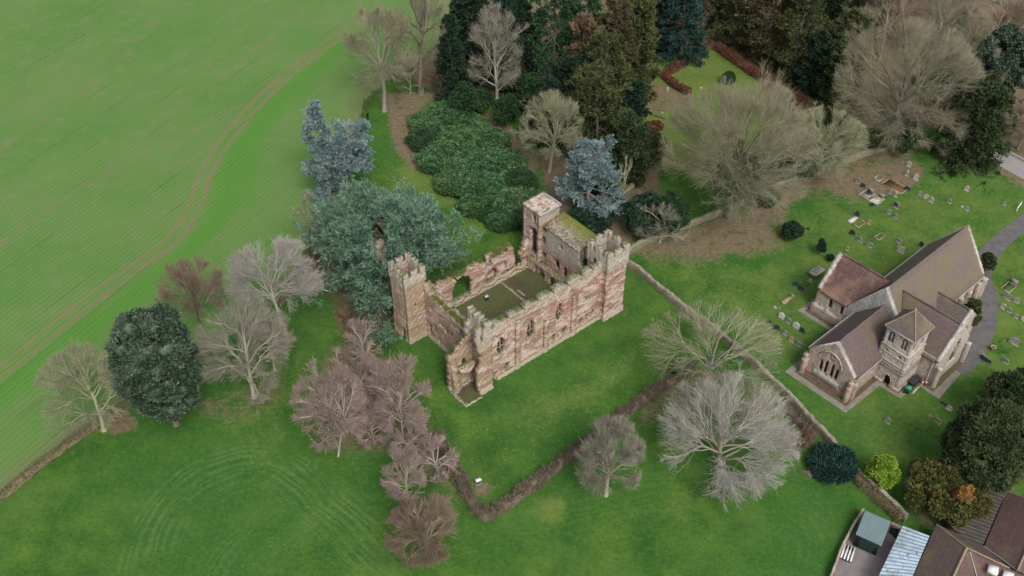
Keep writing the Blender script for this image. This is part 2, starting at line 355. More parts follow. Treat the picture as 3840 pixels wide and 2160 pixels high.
for pts, w, k in [([(1030, 330), (1100, 420), (1230, 550), (1310, 600), (1200, 590), (1060, 500), (900, 520), (960, 430)], 10, .75),
    ([(1345, 1250), (1420, 1240), (1440, 1290), (1390, 1330), (1345, 1310)], 3, .75), ([(670, 870), (800, 880), (760, 1060), (640, 1150), (540, 1090)], 10, .55),
    ([(1560, 1290), (1760, 1190), (1850, 1240), (1640, 1330)], 8, .55), ([(1640, 640), (1900, 660), (1960, 780), (1750, 770)], 8, .45),
    ([(2240, 400), (2600, 430), (2600, 640), (2300, 560), (2100, 600), (2000, 560)], 12, .45), ([(2200, 1020), (2420, 960), (2400, 1150), (2250, 1130)], 10, .5),
    ([(1620, 640), (1950, 640), (2000, 520), (2600, 440), (2700, 900), (2400, 1000), (2300, 1250), (2100, 1100), (1880, 880), (1690, 720)], 8, .56), ([(1250, 1000), (1500, 900), (1640, 850), (1560, 1000), (1350, 1120)], 8, .5), ([(1990, 880), (2120, 1080), (2060, 1090), (1950, 960)], 5, .5), ([(480, 1130), (900, 1140), (940, 1300), (620, 1290)], 14, .35), ([(2480, 600), (2576, 600), (2576, 760), (2500, 740)], 8, .35), ([(1640, 160), (1790, 130), (2000, 280), (1900, 420), (1640, 420), (1600, 260)], 4, .85)]:
    yellow = np.maximum(yellow, k * soft(poly_d(XY, smooth(pix(pts + pts[:1]), 4)), w))
leaves = np.zeros(len(XY))
for pts, w, k in [([(960, 880), (1090, 960), (1200, 1010), (1500, 900), (1640, 800), (1640, 960), (1450, 1140), (1300, 1240), (1215, 1300), (1130, 1200), (1080, 1090)], 6, .62),
    ([(1040, 920), (1130, 1010), (1170, 1180), (1215, 1290), (1150, 1220), (1080, 1050)], 5, 1.0),
    ([(560, 1110), (960, 1100), (980, 1430), (620, 1449), (480, 1300)], 8, .45), ([(960, 1340), (1250, 1330), (1240, 1449), (960, 1449)], 6, .5), ([(1020, 330), (1320, 600), (1190, 600), (930, 520)], 6, .95)]:
    leaves = np.maximum(leaves, k * soft(poly_d(XY, smooth(pix(pts + pts[:1]), 4)), w))

MOW1 = smooth(pix([(365, 1540), (378, 1449), (405, 1350), (455, 1265), (540, 1205), (640, 1182), (730, 1215), (800, 1285), (880, 1365), (960, 1440), (1040, 1520)]), 8)
MOW2 = smooth(pix([(1220, 1360), (1450, 1300), (1700, 1250), (1900, 1270), (2020, 1320), (2050, 1400), (2010, 1500)]), 8)
MOW3 = smooth(pix([(560, 1540), (620, 1400), (760, 1290), (900, 1230)]), 8)
d1 = dist_line(XY, MOW1, True); d2 = dist_line(XY, MOW2, True); d3 = dist_line(XY, MOW3, True)
def along(XYq, L):
    seg = np.linalg.norm(np.diff(L, axis=0), axis=1); sl_ = np.r_[0, np.cumsum(seg)]; i = np.array([np.argmin(((L - q)**2).sum(1)) for q in XYq]); return sl_[i] / sl_[-1]
mow_m = np.zeros(len(XY)); mow_d = d1.copy(); mow_id = np.zeros(len(XY))
for d_, L_, wd_, k_ in ((d1, MOW1, 4.6, 1.0), (d2, MOW2, 5.0, .35), (d3, MOW3, 4.5, .45)):
    near = np.abs(d_) < wd_ + 2; t_ = np.full(len(XY), .5); t_[near] = along(XY[near], L_)
    m_ = k_ * np.clip((wd_ - np.abs(d_ - .8)) / 2.5, 0, 1) * np.clip(t_ / .12, 0, 1) * np.clip((1 - t_) / .12, 0, 1); mow_d = np.where(m_ > mow_m, d_, mow_d); mow_m = np.maximum(mow_m, m_)
mow_m *= np.where(fd < -1, 1, 0)

O_C = np.array([-5.92, 87.33]); A_C = math.radians(90 - 50.5)          # castle frame
O_H = np.array([43.87, 88.59]); A_H = math.radians(90 - 48.6)          # church frame
def frame(o, a, u, v): return np.array([o[0] + u*math.cos(a) - v*math.sin(a), o[1] + u*math.sin(a) + v*math.cos(a)])
court = np.array([frame(O_C, A_C, *q) for q in ((4.5, 2), (24.5, 2), (24.5, 16.8), (4.5, 16.8))])
worn = 1.1 * soft(poly_d(XY, court), .6)
swp = np.array([frame(O_C, A_C, *q) for q in ((-.3, -.3), (4.5, -.3), (4.5, 4), (-.3, 4))]); worn = np.maximum(worn, .75 * soft(poly_d(XY, swp), .6))
under_cedar = pix([(800, 740), (900, 700), (1100, 700), (1180, 640), (1100, 760), (1000, 860), (900, 820)])
worn = np.maximum(worn, .95 * soft(poly_d(XY, under_cedar), 4))

GZ = np.zeros((len(XY), 1))
ground = mesh('grass_ground', [(np.hstack([XY, GZ]), GF)], build_grass()); label(ground, None, kind='structure')
for n_, v_ in (('litter', litter), ('yellow', yellow), ('leaves', leaves), ('mow_d', mow_d), ('mow_m', mow_m), ('worn', worn)): addattr(ground, n_, v_)

# crop field: its own sheet, 3 cm up
inn = fd > 0
fm = inn[GF].all(1); GFc = GF[fm]; used = np.unique(GFc); rm = np.full(len(XY), -1); rm[used] = np.arange(len(used))
cx = XY[used]
field = mesh('crop_field', [(np.hstack([cx, np.full((len(used), 1), .03)]), rm[GFc])], build_crop()); label(field, None, kind='structure')
TR = smooth(pix([(930, 40), (872, 80), (800, 128), (705, 205), (630, 278), (560, 365), (512, 450), (492, 515), (445, 590), (375, 650), (285, 712), (180, 792), (90, 868), (0, 938), (-120, 1040)]), 6)
addattr(field, 'tram', dist_line(cx, TR))
tracks = [[(-40, 640), (60, 575), (160, 500), (240, 455), (330, 412), (430, 358), (520, 305), (600, 268), (700, 205), (800, 150)],
          [(-40, 405), (100, 310), (240, 205), (330, 120), (440, 10), (480, -40)], [(380, 308), (560, 190), (700, 80), (800, 0)], [(440, 430), (480, 400), (530, 365)], [(500, 640), (560, 590), (600, 540)]]
tr = np.full(len(cx), 99.0)
for q in tracks: tr = np.minimum(tr, dist_line(cx, smooth(pix(q), 5)))
addattr(field, 'track', tr)
gd = dist_line(cx, smooth(pix([(0, 790), (300, 560), (600, 340)]), 4))
al = cx @ np.array([-math.sin(math.radians(62)), math.cos(math.radians(62))]); sp = 6.2
addattr(field, 'groove', np.abs((al / sp) % 1.0 - .5) * sp * (1 + 0 * gd))
lush = soft(2.2 - np.abs(dist_line(cx, smooth(pix([(900, 80), (740, 220), (640, 330), (575, 430), (560, 520), (500, 610), (420, 680), (300, 770), (150, 880), (0, 990)]), 5))) , 3.0)
lush = np.maximum(lush, .9 * soft(poly_d(cx, smooth(pix([(560, 350), (640, 330), (660, 420), (620, 520), (560, 600), (500, 620), (535, 500), (560, 350)]), 4)), 4))
addattr(field, 'lush', lush); addattr(field, 'edge', fd[used])

def ribbon(name, pts, w, z, material, sm=6):
    C = smooth(pix(pts), sm); T = nrm(np.gradient(C, axis=0)); N = np.stack([-T[:, 1], T[:, 0]], 1)
    w = np.interp(np.linspace(0, 1, len(C)), np.linspace(0, 1, len(np.atleast_1d(w))), np.atleast_1d(w)) if np.ndim(w) else np.full(len(C), w)
    L = C + N * w[:, None] / 2; R = C - N * w[:, None] / 2; n = len(C)
    V = np.vstack([np.hstack([R, np.full((n, 1), z)]), np.hstack([L, np.full((n, 1), z)])])
    F = np.array([(i, i+1, n+i+1, n+i) for i in range(n-1)])
    return mesh(name, [(V, F)], material)
tarmac = plain('tarmac', (0.145, 0.138, 0.134), .9, .15, .3, .8)
concrete = plain('slab_concrete', (0.27, 0.245, 0.205), .9, .15, .35, 1.2)
label(ribbon('churchyard_path', [(2640, 510), (2560, 572), (2500, 625), (2465, 690), (2480, 740), (2482, 790), (2462, 850), (2425, 905), (2400, 930)], [2.6, 2.6, 2.8, 3.2, 3.4, 3.0, 3.4, 3.6, 3.2], .035, tarmac), None, kind='structure')
label(ribbon('road', [(2380, 340), (2440, 362), (2500, 385), (2576, 425), (2700, 490)], 5.5, .04, plain('road_tarmac', (0.30, 0.285, 0.28), .9, .15, .15, .5)), None, kind='structure')
label(ribbon('road_verge', [(2480, 360), (2540, 388), (2620, 428)], .5, .055, plain('verge', (0.16, 0.15, 0.14), .9, .1)), None, kind='structure')
# paved apron round the church, with an earth gutter against the walls
def churchpoly(name, q, z, m):
    P = np.array([[*frame(O_H, A_H, *p), z] for p in q]); o = mesh(name, [(P, np.array([list(range(len(P)))]))], m); label(o, None, kind='structure')
earth = plain('gutter_earth', (0.135, 0.115, 0.07), .95, .1, .4, 2.0)
churchpoly('apron_paving', [(-2.1, -1.3), (5.2, -1.5), (5.4, -4.6), (9.2, -4.6), (9.0, -8.0), (18.3, -7.2), (18.3, -5.2), (24, -5.2), (24, 14.6), (9.0, 14.6), (9.0, 8.4), (-2.1, 8.4)], .02, concrete)
churchpoly('gutter_earth', [(-1.2, -.7), (6.0, -.7), (6.0, -3.9), (9.6, -3.9), (9.6, -6.8), (18.0, -6.6), (18, 2), (12, 2), (10, 8), (-1.2, 7.6)], .04, earth)
churchpoly('gutter_earth', [(9.7, 8.2), (14, 8.2), (14, 13.9), (9.7, 13.9)], .045, earth)
# ------------------------------------------------------------------ tree kit
def polyline(O, D, L, k, jit, up, rng):
    """O (B,3), D (B,3), L (B,) -> (B,k+1,3) wandering line; up = upward bend per step"""
    P = [O]; d = D.copy()
    for i in range(k):
        d = nrm(d + rng.normal(0, jit, d.shape) + np.array([0, 0, up]))
        P.append(P[-1] + d * (L / k)[:, None])
    return np.stack(P, 1)
def env_dist(O, D, c, r):
    o = (O - c) / r; d = D / r; A = (d*d).sum(-1); B = (o*d).sum(-1); C = (o*o).sum(-1) - 1
    disc = np.maximum(B*B - A*C, 0); t = (-B + np.sqrt(disc)) / A
    return np.where(C > 0, .15 * min(r), np.maximum(t, .02))
def spawn(P, R, n, t0, t1, ang, rng, out=0.0, c=None, flat=0.0):
    B, K1, _ = P.shape; t = rng.uniform(t0, t1, (B, n)) if n > 1 else np.full((B, n), t1)
    f = t * (K1 - 1); i = np.minimum(f.astype(int), K1 - 2); w = (f - i)[..., None]; b = np.arange(B)[:, None]
    O = P[b, i] * (1 - w) + P[b, i + 1] * w; T = nrm(P[b, i + 1] - P[b, i]); Rr = R[b, i] * (1 - w[..., 0]) + R[b, i + 1] * w[..., 0]
    q = nrm(np.cross(T, rng.normal(0, 1, T.shape)))
    if flat: q[..., 2] *= (1 - flat); q = nrm(q)
    a = rng.uniform(ang[0], ang[1], (B, n))[..., None]
    D = T * np.cos(a) + q * np.sin(a)
    if out and c is not None: D = D + out * nrm(O - c)
    return O.reshape(-1, 3), nrm(D).reshape(-1, 3), Rr.reshape(-1), t.reshape(-1)
def taper(r0, r1, B, k): return (r0[:, None] if np.ndim(r0) else r0) * np.linspace(1, 1, k+1)[None] * np.ones((B, 1)) * (1 - np.linspace(0, 1, k+1)[None] * (1 - r1))
def bare_parts(seed, a, b, zc, tr, n=(8, 7, 8, 7), tw=.026, tl=.20, up=.08, fork=.35, ax=None, jit=.14, fill=1.0, spread=(.35, .95), tw_w=None, dens=1.0):
    """leafless broadleaf: (trunk parts, crown parts).  crown ellipsoid radii a (horizontal), b (vertical), centre height zc"""
    rng = np.random.default_rng(seed); c = np.array([0, 0, zc]); r = np.array([a, ax or a, b]); tw = tw_w or .0155
    lob = rng.uniform(0, 6.28, 4)
    def lobed(O, D):
        q = nrm(O + D * .6 * a - c); az_ = np.arctan2(q[:, 1], q[:, 0]); return 1 + .11 * np.sin(3 * az_ + lob[0]) + .09 * np.sin(5 * az_ + 4 * q[:, 2] + lob[1]) + .07 * np.sin(9 * az_ + 7 * q[:, 2] + lob[2])
    top = zc + .25 * b; P0 = polyline(np.array([[0, 0, -.2]]), nrm(np.array([[rng.normal(0, .05), rng.normal(0, .05), 1.]])), np.array([top + .2]), 7, .05, .06, rng)
    R0 = taper(np.array([tr]), .35, 1, 7); R0[:, 0] *= 1.35
    f0 = max(.12, min(.8, fork * (zc - b) / max(top, .1) + .12)) if zc > b else .12
    # main limbs reach for points spread evenly over the crown surface
    n0 = n[0]; zlo = -.85 if zc - b < 1.0 else -.6
    zz = np.linspace(zlo + .1, .97, n0) + rng.normal(0, .05, n0); zz = np.clip(zz, zlo, .98); az = np.arange(n0) * 2.39996 + rng.normal(0, .25, n0) + seed
    ce = np.sqrt(1 - zz**2); T = c + np.stack([ce * np.cos(az), ce * np.sin(az), zz], 1) * r * rng.uniform(.55, 1.0, n0)[:, None]
    th = np.clip((T[:, 2] / max(top, .1)) * .62 + rng.uniform(-.08, .08, n0), f0, .98) * 7; i = np.minimum(th.astype(int), 6); w = (th - i)[:, None]
    O = P0[0, i] * (1 - w) + P0[0, i + 1] * w; rr = R0[0, i]
    v = T - O; s_ = np.linspace(0, 1, 8)[None, :, None]; P1 = O[:, None] + v[:, None] * s_; Ln = np.linalg.norm(v, axis=1)
    sagw = np.sin(np.pi * s_[..., 0]) * Ln[:, None] * .12; P1[..., 2] += np.maximum(sagw, 0); P1 += np.cumsum(rng.normal(0, .028, P1.shape) * Ln[:, None, None], 1) * np.minimum(1, s_ * 3)
    R1 = taper(np.minimum(rr * .46, .026 * Ln + .03), .16, n0, 7)
    m = 1.0
    def nxt(P, R, k, nn, t0, ang, lf, rf, seg, ji, upw, out=.35):
        O, D, rr, t = spawn(P, R, nn, t0, 1.0, ang, rng, out, c)
        L = np.minimum(env_dist(O, D, c, r) * rng.uniform(.6, 1.08, len(O)) * lobed(O, D), lf * a * rng.uniform(.5, 1.2, len(O)))
        return polyline(O, D, L, seg, ji, upw, rng), taper(np.maximum(rr * rf, tw * .9), .3, len(O), seg)
    P2, R2 = nxt(P1, R1, 2, n[1], .22, (.3, .8), .50, .55, 4, jit, up)
    P3, R3 = nxt(P2, R2, 3, n[2], .15, (.3, .8), .36, .65, 3, jit * 1.1, up)
    P4, R4 = nxt(P3, R3, 4, max(3, int(n[3] * dens)), .1, (.35, 1.0), tl, .7, 2, jit * 1.3, up, .5)
    R2 = np.maximum(R2 * .8, tw * 1.6); R3 = np.minimum(np.maximum(R3, tw * 1.0), tw * 1.6); R4 = np.minimum(np.maximum(R4, tw * .45), tw * .72)
    return [tubes(P0, R0, 8), tubes(P1, np.maximum(R1, tw * 3), 5)], [tubes(P2, R2, 4), tubes(P3, R3, 3)], [tubes(P4, R4, 3)]
def kites(O, D, L, Wd, rng):
    """flat needle/leaf sprays: one kite per item"""
    q = nrm(np.cross(D, rng.normal(0, 1, D.shape))); M = O + D * (L * .55)[:, None]
    V = np.stack([O, M + q * Wd[:, None], O + D * L[:, None], M - q * Wd[:, None]], 1)
    return V.reshape(-1, 3), np.arange(len(O) * 4).reshape(-1, 4)
def sprays(P, n, L, Wd, rng, ang=(.3, .9), t0=.1, upb=.0):
    R = np.zeros(P.shape[:2]) + .01
    O, D, _, _ = spawn(P, R, n, t0, 1.0, ang, rng); D = nrm(D + np.array([0, 0, upb]))
    k = len(O); return kites(O, D, L * rng.uniform(.6, 1.25, k), Wd * rng.uniform(.7, 1.3, k), rng)
def layered_parts(seed, h, prof, n1=46, n2=11, nsp=7, elev=(.0, .35), L=.55, Wd=.075, tr=.35, z0=.12, droop=-.04, flat=.8, upb=.25, wood=True, n3=0, lean=(0, 0), skew=(0, 0), tiers=0):
    """conifer: trunk, tiers of branches, side branches and needle sprays.  prof(t) gives branch reach at height fraction t"""
    rng = np.random.default_rng(seed)
    P0 = polyline(np.array([[0, 0, -.2]]), nrm(np.array([[lean[0], lean[1], 1.]])), np.array([h * .97 + .2]), 8, .02, .03, rng); R0 = taper(np.array([tr]), .12, 1, 8)
    t = np.linspace(z0, .99, n1) + rng.normal(0, .008, n1); t = np.clip(t, z0, 1)
    if tiers: t = np.clip(z0 + (np.floor((t - z0) / (1 - z0) * tiers) + .5) / tiers * (1 - z0) + rng.normal(0, .012, n1), z0, .99)
    az = np.arange(n1) * 2.4 + rng.normal(0, .35, n1)
    f = t * 8; i = np.minimum(f.astype(int), 7); O = P0[0, i] * (1 - (f - i))[:, None] + P0[0, i+1] * (f - i)[:, None]
    el = elev[0] + (elev[1] - elev[0]) * t + rng.normal(0, .1, n1)
    D = np.stack([np.cos(az) * np.cos(el), np.sin(az) * np.cos(el), np.sin(el)], 1)
    Lr = np.array([prof(x) for x in t]) * rng.uniform(.72, 1.08, n1) * (1 + skew[0] * np.cos(az) + skew[1] * np.sin(az))
    P1 = polyline(O, D, Lr, 6, .07, droop, rng); R1 = taper(np.maximum(.012 * Lr + .02, .03), .2, n1, 6)
    O, D, rr, tt = spawn(P1, R1, n2, .18, 1.0, (.5, 1.1), rng, flat=flat)
    L2 = (np.repeat(Lr, n2) * .34 * (1.25 - tt * .8) + .35) * rng.uniform(.6, 1.1, len(O)); P2 = polyline(O, D, L2, 3, .12, droop + .02, rng); R2 = taper(.022 * np.ones(len(O)), .3, len(O), 3)
    parts = [sprays(P2, nsp, L, Wd, rng, upb=upb), sprays(P1, nsp * 2, L, Wd, rng, upb=upb, t0=.25)]
    if n3:
        O, D, rr, tt = spawn(P2, R2, n3, .2, 1., (.5, 1.), rng, flat=flat * .8); P3 = polyline(O, D, .32 * np.repeat(L2, n3) + .2, 2, .12, 0, rng); parts.append(sprays(P3, max(3, nsp - 2), L, Wd, rng, upb=upb))
    wd = [tubes(P0, R0, 7), tubes(P1, R1, 4)]
    if wood: wd.append(tubes(P2, R2, 3))
    return wd, parts
def clump_parts(seed, a, b, zc, tr, nc=70, cr=(.9, 1.6), m=260, L=.42, Wd=.11, ax=None, outw=.8, upb=.35, core=True, squash=.8, bottom=-.6, lobes=None, shape=2.0):
    """dense evergreen: leaf clumps over an ellipsoid crown"""
    rng = np.random.default_rng(seed); r = np.array([a, ax or a, b]); D = nrm(rng.normal(0, 1, (nc * 3, 3))); D = D[D[:, 2] > bottom][:nc]
    rad = rng.uniform(.72, 1.0, len(D)) ** 1.0
    Dp = np.sign(D) * np.abs(D) ** (2 / shape); cs = rng.uniform(cr[0], cr[1], len(D)); parts = []; Cc = Dp * np.maximum(r - cs[:, None] * .9, r * .3) * rad[:, None] * 1.02 + np.array([0, 0, zc])
    Cr = np.repeat(Cc, m, 0); sr = np.repeat(cs, m); dv = nrm(rng.normal(0, 1, (len(Cr), 3)) + .55 * np.repeat(D, m, 0)); 
    O = Cr + dv * (sr * rng.uniform(.72, 1.05, len(Cr)))[:, None] * np.array([1, 1, squash])
    dd = nrm(dv * outw + rng.normal(0, .45, dv.shape) + np.array([0, 0, upb])); k = len(O)
    parts.append(kites(O, dd, L * rng.uniform(.6, 1.3, k), Wd * rng.uniform(.7, 1.3, k), rng))
    if core:
        u = np.linspace(0, math.pi, 7)[1:-1]; vv = np.arange(8) * math.pi / 4
        sp = np.array([[math.sin(x) * math.cos(y), math.sin(x) * math.sin(y), math.cos(x)] for x in u for y in vv]); F = np.array([(i*8+j, (i+1)*8+j, (i+1)*8+(j+1) % 8, i*8+(j+1) % 8) for i in range(4) for j in range(8)])
        V = Cc[:, None] + sp[None] * (cs * .74)[:, None, None] * np.array([1, 1, squash]); V = V + rng.normal(0, .07, V.shape)
        parts.append((V.reshape(-1, 3), (F[None] + (np.arange(len(Cc)) * len(sp))[:, None, None]).reshape(-1, 4)))
    P0 = polyline(np.array([[0, 0, -.2]]), np.array([[0, 0, 1.]]), np.array([max(zc, .5)]), 5, .04, .05, rng)
    O, D2, rr, t = spawn(P0, taper(np.array([tr]), .5, 1, 5), 8, .3, 1., (.5, 1.1), rng); P1 = polyline(O, D2, np.full(8, .6 * min(a, b) + .2), 4, .15, .05, rng)
    return [tubes(P0, taper(np.array([tr]), .5, 1, 5), 7), tubes(P1, taper(rr * .5, .3, 8, 4), 4)], parts
GSH = height_of(969, 735, 606); GS = at(969, 735)[:2]      # a stone stub stands among the cedar's boughs
def keep_clear(parts, loc, rz=0.0):
    """cut back whatever would grow through the castle's left tower and walls"""
    out = []; ca, sa = math.cos(A_C), math.sin(A_C)
    for V, F in parts:
        c = V[F].mean(1)[:, :2] + np.array(loc)[:2] - O_C; u = c[:, 0] * ca + c[:, 1] * sa; v = -c[:, 0] * sa + c[:, 1] * ca
        k = ~((u > .2) & (v < 18.3) & (v > -2)); ct = V[F].mean(1); g = ct[:, :2] + np.array(loc)[:2] - GS; tq = np.clip(-g[:, 1], -.4, 5.0)
        dq = np.hypot(g[:, 0] + tq * GS[0] / GS[1], g[:, 1] + tq); k &= ~((dq < .95) & (ct[:, 2] > GSH - 3.4 + np.maximum(tq, 0) * .9)); out.append((V, F[k]))
    return out
def crown_fit(x0, x1, y0, y1, low, bmin=.35, bmax=2.6):
    """crown ellipsoid and ground point of a tree from the extent of its crown and the clear height under it"""
    cx, cy = (x0 + x1) / 2, (y0 + y1) / 2; b = 3.0; zc = low + b
    for _ in range(30):
        p = at(cx, cy, zc); dist = math.sqrt(p[0]**2 + p[1]**2 + (CAM_H - zc)**2); s = dist * K / FPX
        a = (x1 - x0) / 2 * s; th = math.atan2(CAM_H - zc, math.hypot(p[0], p[1])); e = (y1 - y0) / 2 * s
        q = max(e*e - (a * math.sin(th))**2, 0); nb = math.sqrt(q) / math.cos(th); nb = min(max(nb, bmin * a), bmax * a); b = .5 * b + .5 * nb; zc = low + b
    return a, b, zc, p[:2]
def tree(kind, text, cat, parts, loc, mats, rz=0.0, group=None, names=('trunk', 'crown')):
    root = empty(kind, (loc[0], loc[1], 0), rz); label(root, text, cat, group)
    if parts[0]: mesh(names[0], parts[0], mats[0], root)
    mesh(names[1], parts[1], mats[1], root)
    if len(parts) > 2: mesh('twigs', parts[2], TWIG_OF.get(mats[1].name, mats[1]), root)
    return root
TWIG_OF = {'twig_white': bark_mat('fine_white', (.50, .475, .43), (.33, .31, .28)), 'twig_pink': bark_mat('fine_pink', (.42, .32, .285), (.28, .205, .18)), 'twig_greygreen': bark_mat('fine_greygreen', (.38, .35, .275), (.25, .235, .185)), 'twig_green': bark_mat('fine_green', (.40, .40, .255), (.25, .25, .16)), 'twig_olive': bark_mat('fine_olive', (.37, .345, .235), (.235, .22, .15)), 'twig_tan': bark_mat('fine_tan', (.32, .235, .17), (.20, .15, .11))}
BK_PALE = bark_mat('bark_pale', (0.36, 0.33, 0.27), (0.25, 0.23, 0.18)); BK_GREY = bark_mat('bark_grey', (0.22, 0.195, 0.155), (0.15, 0.135, 0.105))
TW_WHITE = bark_mat('twig_white', (0.62, 0.59, 0.54), (0.34, 0.32, 0.28)); TW_GREEN = bark_mat('twig_green', (0.49, 0.49, 0.31), (0.27, 0.285, 0.17))
TW_OLIVE = bark_mat('twig_olive', (0.43, 0.40, 0.27), (0.24, 0.225, 0.145)); TW_PINK = bark_mat('twig_pink', (0.58, 0.49, 0.44), (0.36, 0.28, 0.25))
TW_TAN = bark_mat('twig_tan', (0.43, 0.345, 0.26), (0.25, 0.20, 0.15)); TW_BROWN = bark_mat('twig_brown', (0.19, 0.12, 0.085), (0.12, 0.078, 0.055)); TW_DARK = bark_mat('twig_dark', (0.16, 0.15, 0.115), (0.11, 0.10, 0.08))
TW_GREYG = bark_mat('twig_greygreen', (0.50, 0.48, 0.38), (0.27, 0.265, 0.20))
LF_BLUE = leaf_mat('needles_blue', (0.20, 0.285, 0.285), (0.085, 0.135, 0.135), (0.27, 0.365, 0.375)); LF_CEDAR = leaf_mat('needles_cedar', (0.135, 0.245, 0.165), (0.042, 0.092, 0.062), (0.18, 0.295, 0.205))
LF_FIR = leaf_mat('needles_fir', (0.028, 0.082, 0.030), (0.016, 0.045, 0.020), (0.036, 0.095, 0.036)); LF_YEW = leaf_mat('needles_yew', (0.042, 0.070, 0.024), (0.020, 0.036, 0.015), (0.060, 0.090, 0.030))
LF_BLACK = leaf_mat('needles_dark', (0.024, 0.052, 0.028), (0.014, 0.030, 0.018), (0.030, 0.064, 0.034)); LF_BRONZE = leaf_mat('needles_bronze', (0.085, 0.076, 0.034), (0.042, 0.042, 0.022), (0.115, 0.088, 0.042)); LF_RUSSET = leaf_mat('needles_russet', (0.155, 0.105, 0.058), (0.085, 0.060, 0.036), (0.18, 0.12, 0.07))
LF_OAK = leaf_mat('leaves_holm_oak', (0.075, 0.120, 0.074), (0.024, 0.044, 0.028), (0.115, 0.160, 0.105), .55, .4); LF_LAUREL = leaf_mat('leaves_laurel', (0.052, 0.145, 0.050), (0.016, 0.05, 0.02), (0.065, 0.14, 0.05), .5, .4)
LF_LAUREL2 = leaf_mat('leaves_laurel_pale', (0.065, 0.145, 0.045), (0.026, 0.070, 0.026), (0.085, 0.150, 0.05), .5, .4); LF_YEWM = leaf_mat('needles_yew_mid', (0.060, 0.086, 0.030), (0.030, 0.046, 0.019), (0.082, 0.105, 0.036)); LF_LIME = leaf_mat('leaves_lime', (0.23, 0.36, 0.035), (0.13, 0.23, 0.022), (0.30, 0.42, 0.05)); LF_OLIVE = leaf_mat('needles_olive', (0.072, 0.092, 0.030), (0.036, 0.050, 0.018), (0.095, 0.105, 0.036)); LF_IVY = leaf_mat('ivy_leaves', (0.030, 0.075, 0.028), (0.018, 0.045, 0.018), (0.040, 0.085, 0.030))
LF_RUST = leaf_mat('leaves_rust', (0.36, 0.19, 0.05), (0.22, 0.115, 0.035), (0.42, 0.24, 0.08)); LF_TEAL = leaf_mat('needles_teal', (0.022, 0.065, 0.052), (0.014, 0.038, 0.032), (0.030, 0.080, 0.065))
# ------------------------------------------------------------------ the trees of the place
def fit_at(x0, x1, y0, y1, bx, by):
    zc = height_of(bx, by, (y0 + y1) / 2); p = at(bx, by); D = math.hypot(math.hypot(p[0], p[1]), CAM_H - zc); s = D * K / FPX
    a = (x1 - x0) / 2 * s; th = math.atan2(CAM_H - zc, math.hypot(p[0], p[1])); e = (y1 - y0) / 2 * s
    b = math.sqrt(max(e*e - (a * math.sin(th))**2, (.3 * a * math.cos(th))**2)) / math.cos(th)
    return a, b, zc, p[:2]
SEED = [100]
def bare(text, bx, base=None, low=1.0, tw=TW_GREYG, bk=None, tr=.3, kind='bare_tree', cat='bare tree', group=None, **kw):
    a, b, zc, p = fit_at(*bx, *base) if base else crown_fit(*bx, low); SEED[0] += 1
    b = min(b, zc - .3) if zc > .8 else b
    return tree(kind, text, cat, bare_parts(SEED[0], a, b, zc, tr, **kw), p, (bk or tw, tw), group=group)
def clump(text, bx, base=None, low=.3, lf=LF_YEW, bk=BK_GREY, tr=.25, kind='yew_tree', cat='evergreen tree', group=None, kname='crown', **kw):
    a, b, zc, p = fit_at(*bx, *base) if base else crown_fit(*bx, low, .3, 2.6); SEED[0] += 1
    return tree(kind, text, cat, clump_parts(SEED[0], a, b, zc, tr, **kw), p, (bk, lf), group=group, names=('trunk', kname))
def conifer(text, base, ytop, half, prof, lf, bk=BK_GREY, kind='conifer', cat='conifer', group=None, **kw):
    """base point, top of the tree and half width in survey units"""
    h = height_of(*base, ytop); R = half * mpp(*base) * ((1.42 if base[0] < 1500 else 1.2) if kw.get('n1', 0) in (60, 64, 66) else .97); SEED[0] += 1
    return tree(kind, text, cat, layered_parts(SEED[0], h, lambda t: R * prof(t), **kw), at(*base)[:2], (bk, lf), group=group)

C1X = 1.38
FINE = dict(n=(9, 8, 9, 9)); MED = dict(n=(8, 7, 8, 8)); SML = dict(n=(8, 7, 7, 6))
LF_OCHRE = leaf_mat('needles_ochre', (0.115, 0.125, 0.035), (0.050, 0.066, 0.022), (0.15, 0.125, 0.040))
# --- west edge and field side
T_OPEN = dict(n=(17, 8, 8, 7), tl=.16, tw_w=.020)
bare('bare tree with pale straight trunk on the field edge nearest the walker', (850, 1045, 20, 250), (967, 280), tw=TW_OLIVE, bk=BK_PALE, tr=.40, fork=1.5, **T_OPEN)
bare('tallest bare tree, its thick grey trunk at the head of the leafy path', (950, 1135, -90, 200), (1060, 237), tw=TW_OLIVE, bk=BK_GREY, tr=.55, fork=1.6, **T_OPEN)
bare('low brown thicket right of the tallest trunk at the head of the leafy path', (1060, 1160, 150, 245), low=.2, tw=TW_BROWN, tr=.12, n=(9, 7, 7, 5))
bare('low grey bare thicket between the two tall trunks and the crop field', (985, 1070, 140, 240), low=.2, tw=TW_TAN, tr=.12, n=(8, 6, 7, 5))
# blue cedar with two stems, one of them bare on the near side
a_, b_, zc_, p_ = fit_at(758, 950, 270, 505, 862, 500)
h1 = height_of(835, 500, 268)
r1 = tree('blue_cedar', 'ragged blue-grey cedar with a bare leaning stem beside the crop field, near the walker', 'cedar tree',
     layered_parts(11, h1 * .98, lambda t: 3.6 * (1.15 - .75 * t) * (.75 + .35 * math.sin(t * 19)), n1=48, n2=11, nsp=9, L=.6, Wd=.06, tr=.3, z0=.08, tiers=12, flat=.9, elev=(-.05, .7), lean=(-.04, .02), n3=3), at(830, 500)[:2], (BK_PALE, LF_BLUE))
q2 = layered_parts(12, height_of(880, 500, 330), lambda t: 3.0 * (.5 + .8 * t) * (1.1 - .6 * max(0, t - .6)), n1=30, n2=11, nsp=9, L=.6, Wd=.06, tr=.26, z0=.42, tiers=7, flat=.9, elev=(.0, .5), lean=(.20, .10), n3=3)
